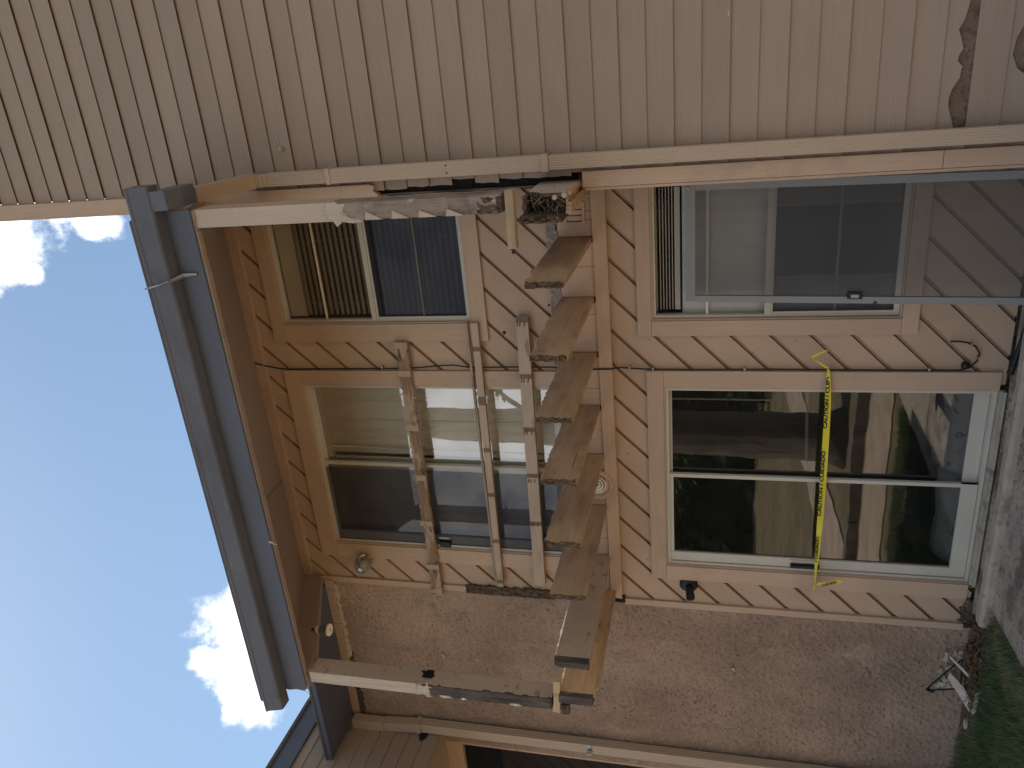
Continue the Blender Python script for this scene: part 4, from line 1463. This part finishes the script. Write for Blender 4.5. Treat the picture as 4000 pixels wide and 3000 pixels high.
def leanbox(x0, x1, z0, z1, t=.026, f=0.0):
    m = MB()
    v = []
    for z in (z0, z1):
        y = lean(z) - f
        v += [(x0, y, z), (x1, y, z), (x1, y + t, z), (x0, y + t, z)]
    m.add(v, [(0, 3, 2, 1), (4, 5, 6, 7), (0, 1, 5, 4), (1, 2, 6, 5), (2, 3, 7, 6), (3, 0, 4, 7)])
    return m


SX_, SY_ = -1.572, -.805
leanbox(SX_, SX_ + .042, GZ0 + .01, .112, .026, .002).build('stile', 'greyalu', sd)
leanbox(SY_ - .046, SY_, GZ0 + .01, .112, .026, .002).build('stile', 'greyalu', sd)
leanbox(SX_ + .002, SY_ - .002, .113, TZ).build('rail', 'greyalu', sd)
leanbox(SX_ + .043, SY_ - .047, GZ0 + .01, GZ0 + .07).build('rail', 'greyalu', sd)
m = MB()
m.add([(SX_ + .04, lean(GZ0 + .06) + .012, GZ0 + .06), (SY_ - .044, lean(GZ0 + .06) + .012, GZ0 + .06), (SY_ - .044, lean(.115) + .012, .115), (SX_ + .04, lean(.115) + .012, .115)], [(0, 1, 2, 3)])
m.build('insect_mesh', 'mesh', sd, fix=False)
lt = leanbox(SX_ + .030, SX_ + .072, -.885, -.80, .02, .008).build('latch', 'black', sd)
leanbox(SX_ + .038, SX_ + .058, -.865, -.82, .006, .012).build('latch_bar', 'steel', lt)
m = MB()
y = lean(-.96) - .004
m.ext([(SX_ + .002, y, -.975), (SX_ + .002, y, -.945), (SX_ + .018, y, -.96)], (0, .003, 0))
m.build('arrow_mark', 'black', sd)
m = MB()
m.lathe((SY_ - .03, lean(.16) - .012, .16), (0, 1, 0), [(0, .008), (.01, .008)], 8)
m.lathe((SX_ + .02, lean(.16) - .004, .16), (0, 1, 0), [(0, .006), (.01, .006)], 8)
m.build('roller', 'steel', sd)

# ------------------------------------------------------------------ vents, lamps, cable, tape
v1 = thing('wall_vent', (-.965, W - .03, .82), 'square louvred wall vent under the hollow boxed beam', 'vent')
frame_ring(-1.037, -.890, .818, .955, W - .045, W - .024, .016).build('frame', 'trim_z', v1)
box('back', (-1.022, -.905, W - .028, W - .025, .833, .940), 'void', v1)
for k in range(3):
    x = -1.016 + k * .038
    m = MB()
    m.ext([(x, W - .030, .834), (x + .004, W - .030, .834), (x + .034, W - .041, .834), (x + .030, W - .041, .834)], (0, 0, .105))
    m.build('louvre', 'trim_z', v1)
v2 = thing('wall_vent.001', (-3.0, W - .05, .70), 'round ringed wall vent half hidden behind a joist', 'vent')
m = MB()
m.lathe((-3.0, W - .024, .832), (0, -1, 0), [(0, .130), (.024, .130), (.034, .120), (.036, .100), (.026, .092), (.012, .088), (.010, .08)], 32)
m.build('rim', 'trim_z', v2, smooth=True)
for rr in (.070, .048, .026):
    m = MB()
    m.lathe((-3.0, W - .045, .832), (0, -1, 0), [(-.01, rr - .014), (.0, rr - .014), (.012, rr), (.006, rr + .003), (-.01, rr)], 28)
    m.build('ring', 'slat', v2, smooth=True)
m = MB().lathe((-3.0, W - .033, .832), (0, -1, 0), [(-.002, .088), (0, .088)], 24)
m.build('back', 'void', v2)

l1 = thing('wall_lamp', (-3.83, W - .01, 2.87), 'clear ribbed glass wall lamp beside the upper door', 'lamp')
m = MB().lathe((-3.825, W, 2.875), (0, -1, 0), [(0, .058), (.012, .058), (.022, .045), (.03, .04)], 20)
m.build('base', 'trim_z', l1, smooth=True)
m = MB()
prof_ = [(.026, .045), (.04, .066), (.06, .073)] + [(.06 + .0075 * i, .073 - .003 * (i % 2) - max(0, i - 7) * .004) for i in range(1, 14)] + [(.168, .02)]
m.lathe((-3.828, W, 2.872), (-.12, -1, -.05), prof_, 24)
m.build('glass_jar', 'lampglass', l1, smooth=False)
m = MB().lathe((-3.83, W - .03, 2.872), (-.12, -1, -.05), [(0, .013), (.03, .014), (.05, .026), (.075, .028), (.10, .012)], 14)
m.build('bulb', 'white', l1, smooth=True)
l2 = thing('wall_lamp.001', (-3.88, W - .01, .165), 'small black wall lamp holder without bulb beside the lower door', 'lamp')
m = MB().lathe((-3.878, W, .165), (0, -1, 0), [(0, .068), (.010, .069), (.02, .060), (.028, .035)], 24)
m.build('base', 'black', l2, smooth=True)
m = MB().lathe((-3.884, W - .02, .160), (-.25, -1, -.12), [(0, .026), (.03, .03), (.06, .031), (.10, .034), (.115, .034), (.112, .026), (.06, .024)], 18)
m.build('socket', 'black', l2, smooth=True)

fl = thing('flood_lamp', (-4.07, 4.49, 2.93), 'small ribbed flood lamp bulb hanging under the left edge of the balcony roof', 'lamp')
ax = Vector((.06, -.0, -1)).normalized()
o0 = Vector((-4.026, 4.43, 3.035))
m = MB().lathe(o0, ax, [(0, .026), (.03, .030), (.036, .031)], 18)
m.build('neck', 'cream', fl, smooth=True)
m = MB().lathe(o0 - ax * .035, ax, [(0, .008), (.036, .008)], 8)
m.build('stem', 'black', fl)
m = MB()
u = ax.orthogonal().normalized()
w_ = ax.cross(u)
for k in range(22):
    a = 2 * math.pi * k / 22
    d = u * math.cos(a) + w_ * math.sin(a)
    t = ax.cross(d) * .0028
    p = [o0 + ax * .036 + d * .018, o0 + ax * .036 + d * .032, o0 + ax * .115 + d * .047, o0 + ax * .115 + d * .018]
    m.ext([q - t for q in p], t * 2)
m.build('fins', 'greyalu', fl)
MB().lathe(o0, ax, [(.034, .022), (.114, .038)], 18).build('body', 'black', fl, smooth=True)
m = MB().lathe(o0, ax, [(.113, .047), (.124, .049), (.128, .045), (.1285, .01)], 24)
fc = m.build('face', 'cream', fl)
MB().lathe(o0, ax, [(.126, .008), (.131, .007)], 12).build('face_dot', 'rail_grey', fc)

cb = thing('cable', (-2.06, W - .03, -1.6), 'thin black cable stapled down the wall beside the door trims, looped at its foot', 'cable')
YC = W - .030
cp = [(-2.02, W - .05, 3.49), (-2.05, YC, 3.42), (-2.072, YC, 3.30), (-2.078, YC, 3.20), (-2.074, YC, 2.9), (-2.070, YC, 2.5), (-2.068, YC, 2.32), (-2.066, YC, 2.2), (-2.045, YC, 1.95), (-2.040, YC, 1.86), (-2.058, YC, 1.72), (-2.055, YC, 1.5), (-2.052, YC, 1.26), (-2.055, YC, 1.08), (-2.058, W - .05, .95), (-2.060, W - .05, .80), (-2.057, W - .055, .70), (-2.055, YC, .62),
      (-2.066, YC, .45), (-2.068, YC, .1), (-2.064, YC, -.4), (-2.066, YC, -.9), (-2.066, YC, -1.35), (-2.066, YC, -1.52), (-2.045, YC, -1.575), (-2.0, YC, -1.612), (-1.95, YC, -1.618), (-1.905, YC, -1.59), (-1.88, YC, -1.545), (-1.872, YC, -1.50), (-1.870, YC, -1.445)]
MB().tube(cp, .0062, 6).build('lead', 'black', cb)
for (x, z) in ((-2.055, 2.42), (-2.05, .56), (-2.062, .40), (-2.062, -.21), (-2.06, -1.34), (-1.89, -1.565), (-1.98, -1.615)):
    box('staple', (x - .010, x + .010, YC - .012, YC + .012, z - .006, z + .006), 'steel', cb)
m = MB().lathe((-2.038, W - .005, -1.552), (0, -1, 0), [(0, .024), (.012, .027), (.026, .022), (.034, .008)], 14)
m.build('grommet', 'black', cb, smooth=True)

tp = thing('caution_tape', (-2.9, W - .06, -.76), 'yellow caution tape tied across the lower sliding door, ends fluttering', 'tape')
YT = W - .062
# main run: centre line with width and twist
run = [(-2.047, -.735, .014, .9), (-2.10, -.738, .022, .5), (-2.2, -.743, .034, .25), (-2.32, -.747, .040, .05), (-2.45, -.749, .041, -.15), (-2.6, -.750, .042, .10), (-2.75, -.751, .041, .25), (-2.9, -.751, .043, .0), (-3.05, -.751, .040, -.2), (-3.18, -.750, .041, .05), (-3.3, -.749, .036, .35), (-3.40, -.748, .032, -.1), (-3.50, -.747, .028, .5), (-3.58, -.745, .020, .8), (-3.66, -.744, .013, 1.1), (-3.765, -.745, .008, 1.3)]
m = MB()
fr = []
for x, z, w2, tw in run:
    fr.append(((x, YT - .012 * math.sin(tw), z - w2 / 2), (x, YT + .012 * math.sin(tw), z + w2 / 2)))
for a, b in zip(fr[:-1], fr[1:]):
    m.add([a[0], b[0], b[1], a[1]], [(0, 1, 2, 3)])
m.build('band', 'yellow', tp, fix=False)


def ribbon(pts, name):
    m = MB()
    fr = [((x, y, z - dz), (x + dx, y - .006, z + dz)) for x, y, z, dx, dz in pts]
    for a, b in zip(fr[:-1], fr[1:]):
        m.add([a[0], b[0], b[1], a[1]], [(0, 1, 2, 3)])
    return m.build(name, 'yellow', tp, fix=False)


ribbon([(-2.040, YT, -.728, .0, .012), (-2.010, YT - .02, -.69, .008, .014), (-1.985, YT - .03, -.655, .016, .016), (-1.968, YT - .035, -.628, .016, .010), (-1.955, YT - .03, -.632, .010, .008), (-1.935, YT - .02, -.67, .008, .008), (-1.915, YT - .01, -.72, .006, .008)], 'loose_end')
ribbon([(-3.764, YT, -.742, 0, .012), (-3.748, YT - .015, -.78, .022, .012), (-3.730, YT - .025, -.84, .026, .014), (-3.708, YT - .03, -.90, .028, .014), (-3.698, YT - .03, -.925, .018, .010)], 'loose_end')
MB().tube([(-3.765, YT, -.745), (-3.80, YT + .005, -.74), (-3.83, YT + .01, -.738)], [.006, .005, .002], 5).build('knot', 'yellow', tp)


def words(s, x, z, size, sx=1.0, rot=None, y=None):
    c = bpy.data.curves.new('lettering', 'FONT')
    c.body = s
    c.size = size
    c.align_x = 'LEFT'
    c.offset = .0012
    c.extrude = .0002
    c.materials.append(MAT['ink'])
    tmp = bpy.data.objects.new('tmp', c)
    COL.objects.link(tmp)
    bpy.context.view_layer.update()
    me = bpy.data.meshes.new_from_object(tmp.evaluated_get(bpy.context.evaluated_depsgraph_get()))
    bpy.data.objects.remove(tmp)
    o = link('lettering', me, tp)
    o.location = Vector((x, (YT if y is None else y) - .0035, z))
    o.rotation_euler = (R(90), rot or 0, 0)
    o.scale = (sx, 1, 1)
    return o


LS = .034
words('CAUTION / CUIDADO', -3.17, -.752, LS, 1.52)
words('CAUTION / CUID', -2.48, -.750, LS, 1.42)
words('/ CUIDADO', -3.56, -.750, LS * .85, 1.45)
words('CUIDADO', -3.745, -.79, LS * .7, .95, R(68), YT - .035)

for (x, z, l) in ((-3.90, -.20, .05), (-3.93, -.28, .06), (-3.95, .40, .02)):
    m = MB()
    m.ext([(x, W - .003, z), (x - .012, W - .003, z - l), (x - .004, W - .003, z - l), (x + .008, W - .003, z - .01)], (0, .004, 0))
    m.build('paint_scar', 'trim_pale', rec)
m = MB()
m.tube([(-2.06, 5.06, -1.785), (-2.0, 5.05, -1.79), (-1.86, 5.02, -1.80), (-1.70, 4.97, -1.805), (-1.5, 4.99, -1.80), (-1.2, 5.03, -1.80), (-.85, 5.02, -1.80)], [.022, .018, .016, .016, .016, .016, .016], 10)
m.build('drain_hose', 'black', smooth=True, label='black drain hose lying along the wall foot behind the screen door', cat='hose')

# ------------------------------------------------------------------ debris and grass at the foot of the stucco wall
rnd = random.Random(13)


def scrap(pts, d, label, mat='flake', name='wood_scrap', cat='scrap'):
    m = MB()
    m.ext(pts, d)
    return m.build(name, mat, label=label, cat=cat, group='scraps lying at the foot of the stucco wall')


scrap([(-4.30, 5.075, -1.70), (-4.325, 5.075, -1.705), (-4.43, 4.98, -1.835), (-4.405, 4.98, -1.84)], (0, .012, 0), 'thin straight pale lath leaning beside the black wire hanger', 'flake')
scrap([(-4.45, 5.06, -1.72), (-4.50, 5.05, -1.71), (-4.60, 4.98, -1.79), (-4.68, 4.93, -1.84), (-4.60, 4.93, -1.85), (-4.52, 5.0, -1.80)], (.0, .01, .006), 'curved pale sliver of trim in front of the black wire hanger', 'flake')
scrap([(-4.40, 4.83, -1.845), (-4.43, 4.86, -1.845), (-4.62, 4.87, -1.842), (-4.61, 4.83, -1.842)], (0, 0, .018), 'short pale stick lying flat at the edge of the grass', 'flake')
scrap([(-4.78, 4.97, -1.845), (-4.84, 4.98, -1.845), (-4.86, 4.95, -1.845), (-4.80, 4.94, -1.845)], (0, 0, .02), 'small white plastic scrap half sunk in the grass', 'white', 'plastic_scrap')
m = MB()
for k in range(34):
    x, z = rnd.uniform(-4.62, -4.28), rnd.uniform(-1.80, -1.66)
    x -= (z + 1.75) * .6
    y = W - .03 - (-1.66 - z) * .25 * rnd.uniform(.3, 1)
    s = rnd.uniform(.012, .035)
    a = rnd.uniform(0, 6.28)
    m.ext([(x + s * math.cos(a), y, z + s * math.sin(a)), (x + s * math.cos(a + 2), y + rnd.uniform(-.01, .01), z + s * .7 * math.sin(a + 2)), (x + s * math.cos(a + 3.6), y, z + s * math.sin(a + 3.6))], (0, .004, 0))
m.build('paint_flakes', 'flake', kind='stuff', label='heap of curled pale paint flakes against the stucco', cat='paint flakes')
m = MB()
for k in range(1500):
    x = rnd.gauss(-4.30, .28)
    y = 5.09 - abs(rnd.gauss(0, .13))
    if x > -3.70 or x < -5.2:
        continue
    z = GZ0 + .012 + rnd.random() * .055 * max(0, 1 - abs(x + 4.25) / .6)
    a, s = rnd.uniform(0, 6.28), rnd.uniform(.012, .032)
    t = Vector((math.cos(a) * s, math.sin(a) * s, rnd.uniform(-.4, .8) * s))
    w2 = Vector((-math.sin(a), math.cos(a), rnd.uniform(-.4, .4))) * s * .35
    c = Vector((x, y, z))
    m.add([c - t, c + w2, c + t, c - w2], [(0, 1, 2, 3)])
m.build('leaf_litter', 'litter', fix=False, kind='stuff', label='brown drift of dry leaves at the foot of the wall', cat='leaf litter')
hg = MB()
hg.tube([(-4.33, 5.08, -1.785), (-4.45, 5.07, -1.69), (-4.60, 5.06, -1.585), (-4.622, 5.058, -1.573), (-4.630, 5.058, -1.582), (-4.622, 5.058, -1.60), (-4.602, 5.058, -1.70), (-4.585, 5.06, -1.792), (-4.575, 5.06, -1.80), (-4.33, 5.08, -1.785)], .0065, 6)
hg.tube([(-4.585, 5.06, -1.792), (-4.62, 5.05, -1.82), (-4.665, 5.04, -1.855)], .0055, 6)
hg.tube([(-4.612, 5.055, -1.588), (-4.625, 5.052, -1.60), (-4.62, 5.05, -1.625)], .014, 6)
hg.build('wire_hanger', 'black', label='bent black wire hanger leaning against the foot of the stucco wall', cat='hanger')

# leaf crumbs and twigs along the door curb
m = MB()
for k in range(420):
    x = -3.9 + 3.0 * (.5 + .5 * mnoise.noise(Vector((k * .37, 2, 9)))) + rnd.uniform(-.25, .25)
    y = rnd.choice([rnd.uniform(4.985, 5.11), 4.86 - abs(rnd.gauss(0, .10))])
    if y < 4.3:
        continue
    z = (GZ0 + .047) if y > 4.98 else (GZ0 + .028)
    a, s = rnd.uniform(0, 6.28), rnd.uniform(.003, .014)
    c = Vector((x, y, z))
    t = Vector((math.cos(a) * s, math.sin(a) * s, rnd.uniform(0, .5) * s))
    w2 = Vector((-math.sin(a), math.cos(a), .3)) * s * .4
    m.add([c - t, c + w2, c + t, c - w2], [(0, 1, 2, 3)])
m.build('leaf_crumbs', 'litter', fix=False, kind='stuff', label='dark leaf crumbs strewn along the door curb', cat='leaf litter')

# grass
vs, fs = [], []
cnt = 0
while cnt < 42000:
    x, y = rnd.uniform(-6.6, -3.55), rnd.uniform(2.6, 5.08)
    edge = -3.70 if y > 4.3 else -3.66 + (4.3 - y) * .12
    if x > edge - .02 + rnd.uniform(-.03, .05):
        continue
    bare = mnoise.noise(Vector((x * 1.7, y * 1.7, 0)))
    near = (5.10 - y)
    if near < .30 and x > -5.0 and rnd.random() > near / .42:
        continue
    if near < .12 and rnd.random() > .35:
        continue
    if bare > .25 and rnd.random() > .35:
        continue
    h = rnd.uniform(.025, .075)
    a = rnd.uniform(0, 6.28)
    bx, by = math.cos(a) * h * rnd.uniform(.2, .9), math.sin(a) * h * rnd.uniform(.2, .9)
    wx, wy = -math.sin(a) * .0022, math.cos(a) * .0022
    k = len(vs)
    vs += [(x - wx, y - wy, GZ0), (x + wx, y + wy, GZ0), (x + bx * .45 + wx * .8, y + by * .45 + wy * .8, GZ0 + h * .6), (x + bx * .45 - wx * .8, y + by * .45 - wy * .8, GZ0 + h * .6), (x + bx, y + by, GZ0 + h)]
    fs += [(k, k + 1, k + 2, k + 3), (k + 3, k + 2, k + 4)]
    cnt += 1
m = MB()
m.v, m.f, m.m = vs, fs, [0] * len(fs)
m.build('grass', 'grass', fix=False, kind='stuff', label='short green grass growing up to the stucco wall', cat='grass')

# ------------------------------------------------------------------ yard behind the camera, mirrored in the glass


def leaves(m, c, rad, n, size, rnd, squash=.8):
    for k in range(n):
        d = Vector((rnd.gauss(0, 1), rnd.gauss(0, 1), rnd.gauss(0, 1)))
        d = d.normalized() * rad * (rnd.random() ** .45)
        d.z *= squash
        p = Vector(c) + d
        a = Vector((rnd.uniform(-1, 1), rnd.uniform(-1, 1), rnd.uniform(-.7, .7))).normalized() * size * rnd.uniform(.5, 1.2)
        b = a.cross(Vector((rnd.uniform(-1, 1), rnd.uniform(-1, 1), 1))).normalized() * size * .4
        m.add([p - a, p + b, p + a, p - b], [(0, 1, 2, 3)])


def tree(x, y, h, r, lean_, seed, label, cr, nl, size, low=False):
    rnd = random.Random(seed)
    t = thing('yard_tree', (x, y, GZ0), label, 'tree')
    m = MB()
    tz = GZ0 + h * .45
    m.tube([(x - .0, y, GZ0 - .1), (x, y, GZ0 + .25), (x + lean_ * .3, y, GZ0 + h * .2), (x + lean_ * .7, y, tz)], [r * 1.55, r * 1.08, r * .92, r * .7], 14)
    tips = []
    for k in range(6):
        a = k * 1.05 + rnd.uniform(-.2, .2)
        e = Vector((x + lean_ + math.cos(a) * cr * .6, y + math.sin(a) * cr * .6, tz + h * rnd.uniform(.12, .38)))
        mid = (Vector((x + lean_ * .7, y, tz)) + e) / 2 + Vector((0, 0, -.2))
        m.tube([(x + lean_ * .68, y, tz - .2), mid, e], [r * .42, r * .28, r * .10], 7)
        tips.append(e)
    if low:
        m.tube([(x + .1, y, GZ0 + 4.4), (x + .9, y + .2, GZ0 + 5.3), (x + 1.5, y + .3, GZ0 + 5.2)], [.05, .03, .012], 6)
    m.build('trunk', 'bark', t, smooth=True)
    m = MB()
    if low:
        for q in ((.9, .1, 5.2), (1.2, .3, 4.9), (1.5, .2, 5.3), (1.1, -.2, 5.6)):
            leaves(m, (x + q[0], y + q[1], GZ0 + q[2]), .42, 60, .09, rnd)
    for e in tips:
        for q in range(5):
            c = e + Vector((rnd.gauss(0, cr * .28), rnd.gauss(0, cr * .28), rnd.gauss(0, cr * .2)))
            leaves(m, c, cr * rnd.uniform(.22, .38), nl, size, rnd)
    m.build('crown', 'leaf', t, fix=False)
    return t


tree(-5.5, -.55, 18.0, .33, .2, 5, 'big shade tree on the lawn mirrored in the lower door', 3.0, 75, .10, True)
tree(-15.0, -22.0, 6.0, .25, .5, 6, 'tall tree at the far side of the yard', 4.0, 120, .22)
hd = MB()
rnd = random.Random(44)
for k in range(30):
    xx = -38 + k * 1.7
    for zz, rr in ((1.0, 1.6), (2.8, 1.7), (4.4, 1.3)):
        leaves(hd, (xx + rnd.uniform(-.5, .5), -21 + 1.5 * math.sin(k * .9) + (4.5 if -13 < xx < -9 else 0), GZ0 + zz), rr, 420, .10, rnd, .9)
hd.sheet(-42, 16, GZ0 - .2, GZ0 + 5.2, -21.6, 90, 14, lambda x, z: 1.6 * mnoise.noise(Vector((x * .6, z * .8, 3))) + (4.5 if -13 < x < -9 else 0))
hd.build('hedge', 'hedge', fix=False, label='tall dark hedge of trees closing the far side of the yard', cat='hedge', kind='stuff')
